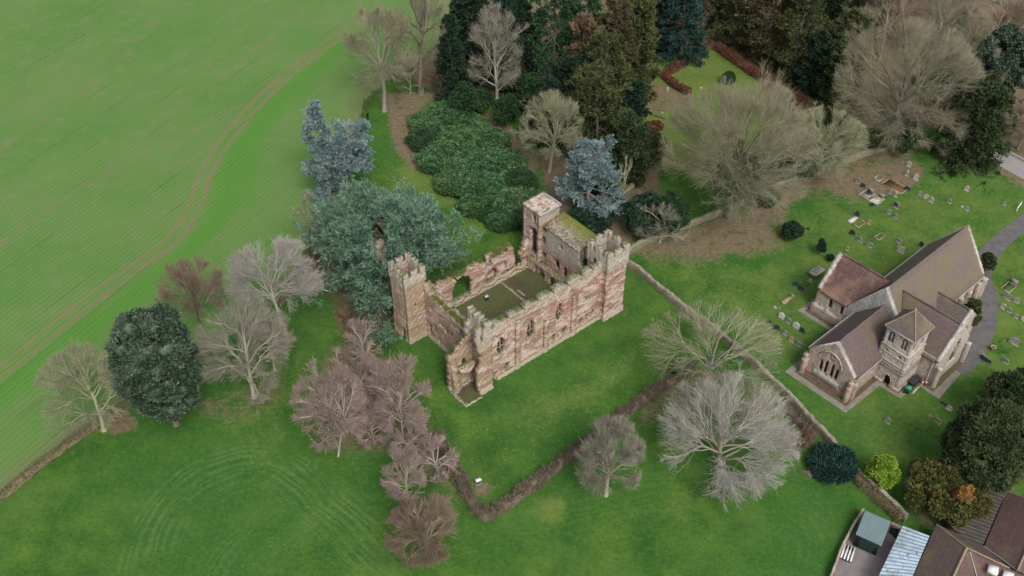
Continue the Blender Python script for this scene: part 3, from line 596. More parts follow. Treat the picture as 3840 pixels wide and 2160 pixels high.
off = at(866, 505)[:2] - at(830, 500)[:2]
mesh('trunk', q2[0], BK_PALE, r1, (off[0], off[1], 0)); mesh('crown', q2[1], LF_BLUE, r1, (off[0], off[1], 0))
bare('small pale bare sapling with upswept twigs between the blue cedar and the large green cedar', (738, 832, 478, 615), (790, 640), tw=TW_GREEN, tr=.14, n=(8, 7, 7, 5), up=.2)
bare('rust-brown bare bush under the pale sapling beside the large green cedar', (762, 818, 570, 680), low=.1, tw=TW_BROWN, tr=.1, n=(9, 7, 7, 5))
# great spreading cedar
hC = 12.6; cC = at(978, 722)[:2]
def cedprof(t): return 12.6 * (.80 if t < .36 else 1) * (1.0 - .62 * max(0, (t - .5) / .5)**1.6) * (.9 + .14 * math.sin(t * 31))
pw, pl = layered_parts(21, hC, cedprof, n1=84, n2=18, nsp=10, L=.66, Wd=.062, tr=.75, z0=.29, elev=(-.04, .34), droop=-.015, flat=.93, n3=6, upb=.15, tiers=7)
r2 = tree('spreading_cedar', 'large spreading blue-green cedar with flat tiers beside the left tower of the ruined castle', 'cedar tree', (keep_clear(pw, cC), keep_clear(pl, cC)), cC, (BK_GREY, LF_CEDAR))
bare('broad silvery-white bare tree left of the great cedar, palest tree along the crop field', (546, 802, 594, 806), (718, 842), tw=TW_WHITE, tr=.30, n=(17, 8, 9, 7), up=.15, spread=(.4, 1.1))
bare('hazy purplish bare tree behind the dark holm oak and nearest the tyre tracks', (392, 568, 645, 825), low=1.0, tw=TW_TAN, bk=TW_DARK, tr=.2, n=(17, 8, 9, 7), tl=.16)
bare('grey-brown bare tree immediately right of the dark holm oak, with long drooping outer branches', (473, 712, 738, 1022), (640, 1000), tw=TW_GREYG, tr=.34, n=(16, 8, 9, 8))
clump('dense dark grey-green holm oak standing in the row along the crop field', (296, 492, 762, 1085), base=None, low=.4, lf=LF_OAK, kind='holm_oak', cat='holm oak', nc=120, m=330, cr=(.5, 2.0), L=.42, Wd=.11, tr=.5, shape=2.2, upb=.55)
bare('yellow-green bare tree with a leaning trunk at the lower left end of the field row', (72, 320, 868, 1095), (262, 1082), tw=TW_GREEN, tr=.32, n=(15, 8, 9, 8))
# --- shrub belt west of the castle
PK = dict(tw_w=.021, tw=TW_PINK, tr=.13, group='bare pinkish trees below the left castle tower')
bare('small pinkish-brown bare tree just below the foot of the left castle tower', (860, 965, 795, 935), low=.5, n=(9, 8, 8, 6), **PK)
bare('wide pinkish bare tree, leftmost of the pinkish trees below the left castle tower', (733, 925, 900, 1160), low=1.0, n=(15, 8, 9, 8), **PK)
bare('tall mauve bare tree standing above the upper end of the brown hedge', (915, 1088, 880, 1120), low=.8, n=(15, 8, 9, 8), **PK)
bare('low mauve bare shrub spilling over the left arm of the V-shaped hedge', (1040, 1160, 1085, 1215), low=.2, n=(10, 8, 8, 6), **PK)
bare('bare shrub with pale green twisted inner branches, left of the V-shaped hedge', (955, 1075, 1110, 1285), low=.3, tw=TW_PINK, bk=TW_GREEN, tr=.2, n=(17, 8, 8, 8))
bare('mauve bare shrub squeezed between the tall mauve tree and the pale twisted shrub', (975, 1085, 1060, 1160), low=.2, n=(9, 8, 8, 6), **PK)
bare('thin mauve bare tree filling the gap between the two largest pinkish trees', (850, 985, 880, 1030), low=.5, n=(14, 8, 8, 6), **PK)
bare('low mauve bare shrub beside the foot of the leftmost pinkish tree', (880, 990, 1010, 1130), low=.2, n=(14, 8, 8, 6), **PK)
bare('hazy greyish bare tree between the silvery-white tree and the drooping grey-brown tree', (600, 745, 770, 930), low=1.5, tw=TW_GREYG, tr=.2, n=(15, 8, 8, 6))
bare('round tan bare bush at the bottom edge of the lawn, left of the hedge corner', (968, 1167, 1240, 1428), low=.3, tw=TW_TAN, tr=.2, n=(18, 9, 9, 8))
bare('thin brown bare shrub beside the castle path under the great cedar', (845, 900, 730, 850), low=.1, tw=TW_BROWN, tr=.1, n=(7, 6, 6, 5))
# --- lawn trees right of the hedge
bare('compact rounded grey-green bare tree straddling the right arm of the V-shaped hedge', (1440, 1628, 1042, 1260), low=1.2, tw=TW_GREYG, tr=.26, n=(20, 9, 9, 9), tl=.2, up=.16)
bare('wide open pale green bare tree overhanging the churchyard wall where the hedge meets it', (1610, 1985, 768, 1010), low=4.0, tw=TW_GREEN, bk=BK_PALE, tr=.34, n=(16, 7, 8, 8))
bare('large silvery bare tree with arching branches on the lawn below the churchyard wall', (1625, 1985, 915, 1272), (1808, 1180), tw=TW_WHITE, bk=BK_PALE, tr=.42, n=(20, 8, 9, 9), tl=.18)
clump('narrow ivy-clad stump under the wide pale green tree near the end of the hedge', (1688, 1712, 890, 965), low=.1, lf=LF_IVY, kind='ivy_stump', cat='ivy', nc=16, m=110, cr=(.3, .6), L=.25, Wd=.09, tr=.15, kname='ivy')
bare('low brown bare bush against the churchyard wall above the dark rounded bush', (1978, 2050, 1060, 1140), low=.1, tw=TW_BROWN, tr=.1, n=(9, 8, 7, 5))
clump('dark grey-green rounded bush over the churchyard wall, left of the lime-green bush', (2035, 2155, 1118, 1208), low=.1, lf=LF_TEAL, kind='evergreen_bush', cat='bush', nc=44, m=240, cr=(.6, 1.0), L=.4, Wd=.08, tr=.12)
clump('bright lime-green rounded bush in the grass above the shed', (2183, 2258, 1145, 1232), low=.1, lf=LF_LIME, kind='lime_bush', cat='bush', nc=34, m=220, cr=(.42, .7), L=.3, Wd=.1, tr=.1)
clump('brown-green yew with an orange-tinged side beside the brown tiled roofs', (2290, 2478, 1152, 1312), low=.3, lf=LF_OCHRE, nc=60, m=300, cr=(.6, 1.0), L=.5, Wd=.08, tr=.3)
clump('small patch of rust-orange foliage on the right side of the brown-green yew', (2400, 2452, 1222, 1292), low=2.6, lf=LF_RUST, kind='rusty_shrub', cat='shrub', nc=9, m=130, cr=(.3, .55), L=.36, Wd=.07, tr=.06, core=False)
clump('olive-green yew at the right edge, bulging over the grass above the tiled roofs', (2388, 2575, 1010, 1245), low=.3, lf=LF_YEWM, nc=110, m=280, cr=(.7, 1.5), L=.55, Wd=.08, tr=.5)
clump('dark yew cut by the right edge, behind and above the olive-green yew', (2480, 2720, 935, 1130), low=.5, lf=LF_YEW, nc=90, m=280, cr=(.9, 1.6), L=.6, Wd=.085, tr=.5)
# --- churchyard bushes
CB = dict(kind='churchyard_bush', cat='bush', m=150)
clump('dark rounded bush at the edge of the leaf litter, largest of the small churchyard bushes', (1968, 2020, 556, 606), low=.05, lf=LF_BLACK, nc=26, cr=(.4, .7), L=.28, Wd=.07, tr=.08, **CB)
clump('small upright dark bush left of the transept roof', (2052, 2078, 600, 642), low=.05, lf=LF_BLACK, nc=14, cr=(.25, .45), L=.22, Wd=.06, tr=.05, **CB)
clump('tiny dark bush nearest the transept gable', (2078, 2098, 638, 658), low=.02, lf=LF_BLACK, nc=8, cr=(.18, .3), L=.2, Wd=.05, tr=.04, **CB)
clump('smooth clipped round yew at the end wall of the nave beside the tarmac path', (2462, 2502, 634, 688), low=.05, lf=LF_YEW, nc=30, cr=(.4, .6), L=.18, Wd=.06, tr=.08, **CB)
clump('brown-green bush filling the corner between the church porch and the nave', (2420, 2470, 748, 832), low=.05, lf=LF_OLIVE, nc=24, cr=(.35, .65), L=.25, Wd=.07, tr=.08, **CB)
# --- laurel shrubbery: separate shrubs one can count
LP = [(1090, 300, 46, 1), (1135, 285, 44, 0), (1180, 312, 42, 1), (1075, 345, 40, 0), (1125, 345, 50, 1), (1180, 362, 50, 0), (1235, 352, 44, 1), (1110, 395, 46, 0), (1165, 412, 52, 1), (1225, 408, 50, 0), (1278, 405, 44, 1), (1150, 452, 40, 1), (1205, 462, 52, 0), (1262, 460, 52, 1), (1310, 455, 34, 0), (1200, 505, 38, 1), (1250, 512, 48, 0), (1300, 508, 46, 1), (1268, 548, 34, 0), (1318, 545, 34, 1), (1340, 505, 30, 0)]
protos = {}
for k in range(3):
    rr_ = np.random.default_rng(500 + k); protos[k] = clump_parts(500 + k, 1.0 * 3.1, 1.0 * 1.5, 1.55, .12, nc=60, m=300, cr=(.45, 1.3), L=.34, Wd=.12, bottom=-.15, upb=.6)
pm = {k: (mesh('trunk', protos[k][0], BK_GREY), mesh('foliage', protos[k][1], (LF_LAUREL, LF_LAUREL2, LF_IVY)[k])) for k in protos}
LAUREL = []
for x, y, r, k in LP:       # rows across the shrubbery, counted from the path side
    row = sorted([q for q in LP if min(5, (q[1] - 280) // 48) == min(5, (y - 280) // 48)], key=lambda q: q[0])
    pos = ['first', 'second', 'third', 'fourth', 'fifth', 'sixth'][row.index((x, y, r, k))]
    band = ['topmost', 'second', 'third', 'fourth', 'fifth', 'lowest'][min(5, max(0, int((y - 280) // 48)))]
    LAUREL.append(f'dark laurel shrub, {pos} from the left in the {band} rank of the shrubbery')
used_p = set()
for i, (x, y, r, k) in enumerate(LP):
    root = empty('laurel_shrub', (*at(x, y, 1.4)[:2], 0), i * 1.7); s_ = r * mpp(x, y) / 2.35; root.scale = (s_ * (1 + .12 * math.sin(i * 1.9)), s_, .64 * (1 + .14 * math.sin(i * 2.3)))
    label(root, LAUREL[i], 'laurel shrub', 'laurel shrubs massed beside the leafy path')
    kk = 2 if i in (3, 14, 16, 19) else k
    for src in pm[kk]:
        if (kk, src.name) not in used_p and src.parent is None: src.parent = root; used_p.add((kk, src.name))
        else:
            c_ = src.copy(); COL.objects.link(c_); c_.parent = root
# --- wood behind: conifers and bare trees
def cone(p=1.0, lo=.75): return lambda t: (1 - t)**p * (1 if t > .12 else lo) + .06
def column(w=.75): return lambda t: w + .25 * math.sin(3.1 * t) if t < .8 else (w + .1) * (1 - (t - .8) / .2)**.6 + .05
def puff(t): return (.55 + .5 * math.sin(math.pi * min(1, t * 1.05)**.8)) * (.85 + .2 * math.sin(t * 23))
C1 = dict(n1=60, n2=11, nsp=8, L=.62, Wd=.10, z0=.04, wood=False, n3=3)
conifer('dark green conifer at the left end of the wood, beside the tallest bare trunk', (1145, 250), 32, 36, cone(.8), LF_BLACK, elev=(-.1, .3), **C1)
conifer('tall dark conifer behind the grey bare tree, second from the left of the wood', (1190, 205), -60, 56, cone(.6), LF_BLACK, elev=(-.1, .3), **C1)
conifer('bright green drooping fir at the top centre of the wood', (1395, 262), -60, 66, puff, LF_FIR, kind='fir_tree', cat='fir tree', elev=(-.35, .2), droop=-.1, **C1)
conifer('dark fir filling the gap left of the bright green fir', (1315, 245), -10, 46, cone(.6), LF_BLACK, elev=(-.2, .2), **C1)
conifer('narrow rusty-brown conifer right of the bright green fir', (1462, 290), 38, 30, puff, LF_RUSSET, elev=(-.1, .4), **C1)
conifer('broad bronze-green conifer with puffy foliage at the top of the wood', (1535, 280), 4, 52, puff, LF_BRONZE, elev=(-.2, .4), n1=66, n2=12, nsp=8, L=.62, Wd=.10, z0=.05, wood=False, n3=3)
conifer('bronze-green conifer with rounded tufts, right neighbour of the broad bronze conifer', (1600, 250), -10, 44, puff, LF_OLIVE, elev=(-.2, .4), n1=64, n2=12, nsp=8, L=.62, Wd=.10, z0=.05, wood=False, n3=3)
conifer('dark blue-green conifer above the clipped brown garden hedge', (1712, 150), -60, 56, cone(.45), LF_TEAL, elev=(-.2, .2), **C1)
conifer('olive-green yew-like conifer above the blue cedar by the castle', (1500, 400), 172, 70, puff, LF_OLIVE, kind='yew_tree', cat='yew tree', elev=(-.1, .5), **C1)
conifer('lower dark olive yew between the bare yellow tree and the huge bare tree', (1570, 450), 290, 52, puff, LF_YEW, kind='yew_tree', cat='yew tree', elev=(-.1, .5), **C1)
conifer('dark conifer behind the yellow-twigged bare tree', (1430, 315), 140, 50, puff, LF_BLACK, elev=(-.1, .3), **C1)
conifer('shadowy conifer at the very top between the bronze trees and the garden', (1650, 110), -120, 60, puff, LF_BLACK, elev=(-.1, .3), **C1)
conifer('dull green conifer at the top edge above the garden lawn', (1850, 110), -110, 56, puff, LF_OLIVE, elev=(-.2, .4), **C1)
conifer('tall bronze-tinged conifer right of the garden lawn', (1922, 160), -60, 58, puff, LF_BRONZE, elev=(-.2, .4), **C1)
conifer('tall olive conifer between the bronze-tinged conifer and the small bright glade', (1985, 192), -50, 50, puff, LF_OLIVE, elev=(-.2, .4), **C1)
conifer('dark spiky conifer behind the right end of the brown garden hedge', (2040, 225), 80, 44, cone(.7), LF_BLACK, elev=(-.1, .5), **C1)
conifer('dark feathery yew leaning over the garden hedge corner', (2088, 248), 110, 46, puff, LF_YEW, kind='yew_tree', cat='yew tree', elev=(-.1, .5), **C1)
conifer('olive conifer right of the small bright glade', (2125, 200), 30, 52, puff, LF_OLIVE, elev=(-.2, .4), **C1)
conifer('dark conifer at the top edge behind the small bright glade', (2080, 40), -130, 60, puff, LF_BLACK, elev=(-.2, .4), **C1)
for (bx_, by_, yt, hf, lf_, tx) in [(1185, 200, -70, 50, LF_BLACK, 'dark conifer filling the back of the wood at its left end'), (1290, 210, -80, 52, LF_TEAL, 'blue-black conifer at the top edge between the pale bare tree and the bright fir'),
    (1450, 190, -90, 52, LF_FIR, 'deep green conifer at the top edge behind the narrow rusty conifer'), (1580, 170, -110, 56, LF_BRONZE, 'bronze conifer rising behind the broad bronze-green conifer'), (1520, 330, 90, 55, LF_OLIVE, 'olive conifer tucked below the broad bronze-green conifer'),
    (1580, 350, 205, 40, LF_BLACK, 'dark conifer at the right foot of the wood, beside the garden lawn'), (1790, 60, -120, 52, LF_YEW, 'dark green conifer at the top edge directly above the garden corner'), (1990, 95, -110, 50, LF_YEW, 'dark green conifer at the top edge left of the small bright glade'), (1380, 350, 200, 48, LF_BLACK, 'dark conifer behind the laurels and above the yellow-twigged tree'), (2150, 110, -40, 50, LF_OLIVE, 'olive conifer at the right end of the dark wood')]:
    conifer(tx, (bx_, by_), yt, hf, puff if lf_ in (LF_BRONZE, LF_OLIVE) else cone(.6), lf_, elev=(-.15, .3), **C1)
clump('glossy low evergreen under the grey bare tree in the wood', (1150, 1240, 215, 285), low=.1, lf=LF_IVY, kind='evergreen_bush', cat='bush', nc=30, m=160, cr=(.7, 1.1), L=.4, Wd=.12)
clump('dark low evergreen along the woodland path right of the grey bare tree', (1240, 1310, 235, 320), low=.1, lf=LF_IVY, kind='evergreen_bush', cat='bush', nc=30, m=160, cr=(.7, 1.1), L=.4, Wd=.12)
bare('grey-green bare tree with an upright trunk standing in front of the dark wood', (1165, 1312, 10, 262), (1247, 275), tw=TW_GREYG, tr=.34, n=(16, 8, 9, 8), up=.14)
bare('pale bare tree at the top edge of the wood behind the grey-green bare tree', (1240, 1330, -60, 110), low=6, tw=TW_OLIVE, tr=.25, n=(8, 7, 8, 7))
bare('yellow-twigged bare tree at the right edge of the laurel shrubbery', (1275, 1442, 222, 412), (1382, 432), tw=TW_GREEN, tr=.28, n=(17, 8, 9, 8))
bare('thin grey bare tree rising behind the yellow-twigged tree', (1350, 1460, 140, 260), low=3, tw=TW_DARK, tr=.2, n=(8, 6, 7, 6), up=.2)
# blue cedar by the castle
h2 = height_of(1480, 560, 395)
tree('blue_cedar', 'bright blue-grey cedar with jagged tiers directly behind the roofed castle tower', 'cedar tree',
     layered_parts(31, h2 * 1.02, lambda t: 7.6 * (1.05 - .62 * t) * (.70 + .36 * math.sin(t * 17 + 1)), n1=44, n2=12, nsp=10, L=.62, Wd=.06, tr=.35, z0=.10, tiers=9, flat=.9, elev=(.0, .5), skew=(.22, .18), n3=4), at(1478, 540)[:2], (BK_PALE, LF_BLUE))
clump('dark low shrub under the blue cedar behind the castle', (1430, 1560, 500, 590), low=.1, lf=LF_BLACK, kind='evergreen_bush', cat='bush', nc=40, m=170, cr=(.6, 1.0), L=.36, Wd=.09)
clump('dark shrub between the blue cedar and the huge ivy-clad bare tree', (1560, 1700, 480, 600), low=.1, lf=LF_BLACK, kind='evergreen_bush', cat='bush', nc=44, m=170, cr=(.6, 1.1), L=.36, Wd=.09)
bare('slender pale bare sapling beside the blue cedar', (1545, 1600, 380, 520), low=1.0, tw=TW_GREEN, tr=.1, n=(7, 6, 6, 4), up=.3)
bare('straggly grey bare shrub by the wall behind the crenellated right tower', (1590, 1740, 500, 625), low=.4, tw=TW_GREYG, tr=.14, n=(9, 7, 7, 6))
# the giants
bare('huge domed olive-grey bare tree beside the mossy boundary wall, widest of all the bare trees', (1608, 2000, 196, 560), (1830, 545), tw=TW_OLIVE, bk=TW_DARK, tr=.6, n=(24, 10, 10, 10), tl=.13, up=.10)
clump('ivy mass climbing the trunk of the huge domed bare tree', (1770, 1900, 350, 550), base=(1830, 548), lf=LF_IVY, kind='ivy', cat='ivy', nc=46, m=120, cr=(.6, 1.1), L=.36, Wd=.1, core=False, kname='ivy_leaves')
bare('olive bare tree between the two huge domed bare trees', (1968, 2185, 272, 448), low=.8, tw=TW_GREEN, bk=TW_OLIVE, tr=.3, n=(18, 9, 9, 8), tl=.15)
clump('dark green evergreen at the foot of the olive bare tree by the mossy wall', (1958, 2050, 372, 462), low=.1, lf=LF_FIR, kind='evergreen_bush', cat='bush', nc=40, m=170, cr=(.7, 1.1), L=.36, Wd=.09)
bare('huge domed grey bare tree near the road, left of the dark spreading yew', (2070, 2408, 55, 385), (2235, 368), tw=TW_OLIVE, bk=TW_DARK, tr=.6, n=(24, 10, 10, 10), tl=.13, up=.10)
conifer('dark green spreading yew between the road and the churchyard', (2425, 405), 222, 108, lambda t: (1 - .55 * t) * (.9 + .12 * math.sin(t * 25)), LF_YEW, kind='yew_tree', cat='yew tree', elev=(-.05, .35), n1=76, n2=15, nsp=8, L=.62, Wd=.10, z0=.05, n3=3, wood=False)
bare('brown-grey bare tree at the top edge, above the right-hand huge domed tree', (2160, 2330, -80, 130), low=2, tw=TW_TAN, tr=.3, n=(10, 8, 8, 7))
bare('straw-coloured bare tree at the top edge between the huge domed tree and the right corner', (2310, 2450, -50, 130), low=2, tw=TW_OLIVE, tr=.3, n=(10, 8, 8, 7))
bare('reddish bare tree in the top right corner', (2440, 2600, -70, 110), low=2, tw=TW_TAN, tr=.3, n=(10, 8, 8, 7))
clump('grey-green holm oak at the right edge near the top corner', (2452, 2620, 70, 250), low=2, lf=LF_OAK, kind='holm_oak', cat='holm oak', nc=80, m=260, cr=(1.0, 1.7), L=.5, Wd=.16, tr=.4)
bare('pale-stemmed bare tree in front of the grey-green holm oak at the right edge', (2440, 2545, 130, 285), low=.8, tw=TW_GREYG, bk=BK_PALE, tr=.2, n=(8, 7, 7, 6), up=.25)
clump('dark evergreen below the holm oak beside the road', (2400, 2520, 160, 290), low=.2, lf=LF_BLACK, kind='evergreen_bush', cat='bush', nc=50, m=200, cr=(.9, 1.5), L=.42, Wd=.11)
clump('single dark green bush on the small garden lawn', (1815, 1850, 180, 212), low=.05, lf=LF_FIR, kind='evergreen_bush', cat='bush', nc=16, m=150, cr=(.4, .7), L=.3, Wd=.09)

for i, (x0_, x1_, y0_, y1_, lf_, tx) in enumerate([(1130, 1215, 205, 290, LF_IVY, 'dark undergrowth at the head of the laurel shrubbery'), (1290, 1370, 180, 290, LF_IVY, 'dark undergrowth left of the yellow-twigged tree'), (1420, 1500, 300, 400, LF_YEW, 'dark undergrowth right of the yellow-twigged tree'),
    (1480, 1570, 440, 520, LF_YEW, 'dark undergrowth between the castle cedar and the lower olive yew'), (1600, 1680, 330, 420, LF_OLIVE, 'olive undergrowth at the left foot of the huge domed tree'), (1640, 1740, 480, 590, LF_IVY, 'dark undergrowth under the left side of the huge domed tree'), (2080, 2170, 240, 330, LF_YEW, 'dark undergrowth left of the right-hand huge domed tree'), (2200, 2310, 290, 390, LF_IVY, 'dark undergrowth beneath the right-hand huge domed tree'),
    (1880, 1960, 470, 520, LF_IVY, 'low ivy growth on the mossy wall between the two domed trees'), (2300, 2400, 150, 260, LF_YEW, 'dark evergreen among bare trees right of the huge domed grey tree'), (2130, 2200, 60, 140, LF_OLIVE, 'olive evergreen at the back between the dark wood and brown trees')]):
    clump(tx, (x0_, x1_, y0_, y1_), low=.1, lf=lf_, kind='evergreen_bush', cat='bush', nc=36, m=170, cr=(.5, 1.2), L=.4, Wd=.1, squash=.7)
for i, (bx_, lw, tw_, tx) in enumerate([((2110, 2230, 20, 200), 1, TW_OLIVE, 'olive bare tree between the dark wood and the right-hand huge domed tree'), ((2230, 2340, -60, 90), 1, TW_TAN, 'brownish bare tree at the top edge, third along from the dark wood'),
    ((2380, 2500, 40, 190), .5, TW_OLIVE, 'olive bare tree just right of the huge domed grey tree'), ((2330, 2440, 0, 110), .5, TW_GREYG, 'greyish bare tree above the right shoulder of the huge domed grey tree'), ((2500, 2620, 10, 130), .5, TW_TAN, 'tan bare tree above the holm oak in the top right corner'),
    ((2180, 2290, -120, 30), 1, TW_OLIVE, 'bare tree cut by the top edge above the huge domed grey tree'), ((2400, 2520, -110, 50), 1, TW_GREYG, 'grey bare tree cut by the top edge near the right corner'), ((2530, 2640, 250, 370), .5, TW_TAN, 'low tan bare tree at the right edge above the road'), ((1720, 1800, -40, 80), 1, TW_TAN, 'tan bare tree between the dark conifers above the garden')]):
    bare(tx, bx_, low=lw, tw=tw_, tr=.24, n=(15, 8, 8, 7))
# ------------------------------------------------------------------ hedges: twiggy boxes
def hedge(kind, text, pts, w, h, m, dens=150, L=.45, Wd=.035, cat='hedge', seed=1, sm=3, jag=.25):
    rng = np.random.default_rng(seed); C = smooth(pix(pts), sm); seg = np.linalg.norm(np.diff(C, axis=0), axis=1); s = np.r_[0, np.cumsum(seg)]; n = int(s[-1] * dens)
    u = rng.uniform(0, s[-1], n); x = np.interp(u, s, C[:, 0]); y = np.interp(u, s, C[:, 1]); T = nrm(np.gradient(C, axis=0)); tx = np.interp(u, s, T[:, 0]); ty = np.interp(u, s, T[:, 1])
    wv = w * (1 + jag * np.sin(u * .9 + seed) * .5 + jag * np.sin(u * 2.7) * .4); hv = h * (1 + jag * .6 * np.sin(u * 1.3 + 2) * .5 + jag * .4 * np.sin(u * 4.1))
    a = rng.uniform(-1, 1, n); zz = rng.uniform(0, 1, n)**.6; lat = a * wv / 2 * (1 - .35 * zz**3)
    O = np.stack([x - ty * lat, y + tx * lat, zz * hv], 1)
    D = nrm(rng.normal(0, .6, (n, 3)) + np.stack([-ty * a * .7, tx * a * .7, .9 + 0 * a], 1))
    parts = [kites(O, D, L * rng.uniform(.5, 1.3, n), Wd * rng.uniform(.7, 1.4, n), rng)]
    k = max(4, int(s[-1] / .6)); uu = np.linspace(0, s[-1], k); cxx = np.stack([np.interp(uu, s, C[:, 0]), np.interp(uu, s, C[:, 1])], 1); TT = nrm(np.gradient(cxx, axis=0)); NN = np.stack([-TT[:, 1], TT[:, 0]], 1)
    prof = [(-.40, 0), (-.40, .6), (-.22, .86), (.22, .86), (.40, .6), (.40, 0)]
    V = np.stack([np.hstack([cxx + NN * (w * px_), np.full((k, 1), h * pz)]) for px_, pz in prof], 1); V += rng.normal(0, .06, V.shape); I = np.arange(k * 6).reshape(k, 6)
    F = np.stack([I[:-1, :-1], I[:-1, 1:], I[1:, 1:], I[1:, :-1]], -1).reshape(-1, 4); parts.append((V.reshape(-1, 3), F))
    o = mesh(kind, parts, m); label(o, text, cat); return o
HEDGE_B = bark_mat('hedge_brown', (0.205, 0.17, 0.125), (0.115, 0.096, 0.07)); HEDGE_R = leaf_mat('hedge_beech', (0.17, 0.070, 0.040), (0.10, 0.045, 0.030), (0.20, 0.10, 0.06)); HEDGE_T = leaf_mat('hedge_tan', (0.22, 0.185, 0.10), (0.13, 0.11, 0.06), (0.14, 0.15, 0.07))
hedge('v_shaped_hedge', 'brown leafless V-shaped hedge enclosing the castle lawn', [(1095, 1100), (1150, 1195), (1185, 1265), (1215, 1298), (1232, 1300), (1300, 1255), (1440, 1148), (1560, 1055), (1640, 995), (1740, 925)], 1.4, 1.15, HEDGE_B, dens=460, sm=4, jag=.55)
hedge('field_hedge', 'thin straw-coloured hedge bank along the edge of the crop field', [(-60, 1298), (0, 1256), (100, 1175), (200, 1100), (290, 1040), (330, 1015)], 1.2, .7, HEDGE_T, dens=190)
hedge('garden_hedge', 'russet clipped hedge on the left side of the walled garden lawn', [(1790, 118), (1735, 155), (1668, 196), (1700, 222), (1735, 240)], 1.3, 1.2, HEDGE_R, dens=260, Wd=.06, sm=1, jag=.08)
hedge('garden_hedge', 'long russet clipped hedge on the right side of the garden lawn ending in a block', [(1800, 122), (1880, 180), (1950, 225), (2022, 262), (1990, 284)], 1.6, 1.4, HEDGE_R, dens=260, Wd=.06, seed=3, sm=1, jag=.08)
# ------------------------------------------------------------------ masonry kit
def mask_wall(u0, u1, v0, v1, ztop, solid, d=.22, along='u', z0=-.2, amp=.05):
    """wall standing on the strip u0..u1 x v0..v1; solid(U, Z) -> bool decides where there is stone"""
    a0, a1 = (u0, u1) if along == 'u' else (v0, v1); b0, b1 = (v0, v1) if along == 'u' else (u0, u1)
    na = max(1, int(round((a1 - a0) / d))); nz = max(1, int(round((ztop - z0) / d)))
    A = np.linspace(a0, a1, na + 1); Z = np.linspace(z0, ztop, nz + 1)
    ac = (A[:-1] + A[1:]) / 2; zc = (Z[:-1] + Z[1:]) / 2; M = solid(*np.meshgrid(ac, zc, indexing='ij')).astype(bool)
    g = np.arange((na+1) * (nz+1)).reshape(na+1, nz+1); N = g.size
    AA, ZZ = np.meshgrid(A, Z, indexing='ij')
    def P(b): 
        q = np.full(AA.size, b); return np.stack([AA.ravel(), q, ZZ.ravel()], 1) if along == 'u' else np.stack([q, AA.ravel(), ZZ.ravel()], 1)
    V = np.vstack([P(b0), P(b1)])
    I, J = np.nonzero(M); q = np.stack([g[I, J], g[I+1, J], g[I+1, J+1], g[I, J+1]], 1)
    fl = (along == 'u')
    F = [q if fl else q[:, ::-1], (q[:, ::-1] if fl else q) + N]
    Mp = np.pad(M, 1)
    def side(sel, p0, p1):
        I, J = np.nonzero(sel); a_ = g[I + p0[0], J + p0[1]]; b_ = g[I + p1[0], J + p1[1]]; f = np.stack([a_, b_, b_ + N, a_ + N], 1); return f[:, ::-1] if fl else f
    F.append(side(M & ~Mp[:-2, 1:-1], (0, 1), (0, 0))); F.append(side(M & ~Mp[2:, 1:-1], (1, 0), (1, 1)))
    F.append(side(M & ~Mp[1:-1, :-2], (0, 0), (1, 0))); F.append(side(M & ~Mp[1:-1, 2:], (1, 1), (0, 1)))
    F = np.vstack(F); us = np.unique(F); rm = np.zeros(len(V), int); rm[us] = np.arange(len(us)); V = V[us]
    if amp: V = wobble(V, amp, 1.9, 1.0) + wobble(V, amp * .5, 6.3, 2.0) - V
    return V, rm[F]
def arch(U, Z, u0, u1, z0, zs, zt):
    """pointed opening: sill z0, springing zs, apex zt"""
    c = (u0 + u1) / 2; w = (u1 - u0) / 2; x = np.abs(U - c) / w; top = zs + (zt - zs) * np.sqrt(np.clip(1 - x**1.6, 0, 1))
    return (x < 1) & (Z > z0) & (Z < top)
def rect(U, Z, u0, u1, z0, z1): return (U > u0) & (U < u1) & (Z > z0) & (Z < z1)
def merl(U, spans, z0, z1):
    t = np.full(U.shape, z0)
    for a, b in spans: t = np.where((U > a) & (U < b), z1, t)
    return t
def flare(part, c, zl, k, batter=(0, 0)):
    V, F = part; V = V.copy(); m = V[:, 2] > zl; V[m, :2] = c + (V[m, :2] - c) * k
    if batter[0]: m = V[:, 2] < batter[0]; V[m, :2] = c + (V[m, :2] - c) * batter[1]
    return V, F

# ------------------------------------------------------------------ the castle ruin
R_RED = castle_stone('castle_stone_red', .32, 9.3); R_RED_S = castle_stone('castle_stone_lower', .40, 20.0); R_BUFF = castle_stone('castle_stone_buff', .54, 10.3, pk=-.01, red=(.38, .24, .185)); R_GREY = castle_stone('castle_stone_grey', .55, 8.2, red=(0.28, 0.15, 0.115))
R_TOWER = castle_stone('castle_stone_tower', .30, 8.6); R_BLOCK = castle_stone('castle_stone_chamber', .46, 5.4, pk=.03, red=(.34, .19, .15)); R_SQ = castle_stone('castle_stone_turret', .45, 9.6, red=(.28, .15, .12))
castle = empty('castle_ruin', (O_C[0], O_C[1], 0), A_C)
label(castle, 'roofless red sandstone castle ruin with crenellated corner towers standing on the lawn', 'castle')
rngw = np.random.default_rng(5)
def rough(U, base, amp, f=1.0, seed=0): return base + amp * (np.sin(U * 1.7 * f + seed) * .5 + np.sin(U * 4.3 * f + seed * 2) * .3 + np.sin(U * 9.1 * f) * .2)
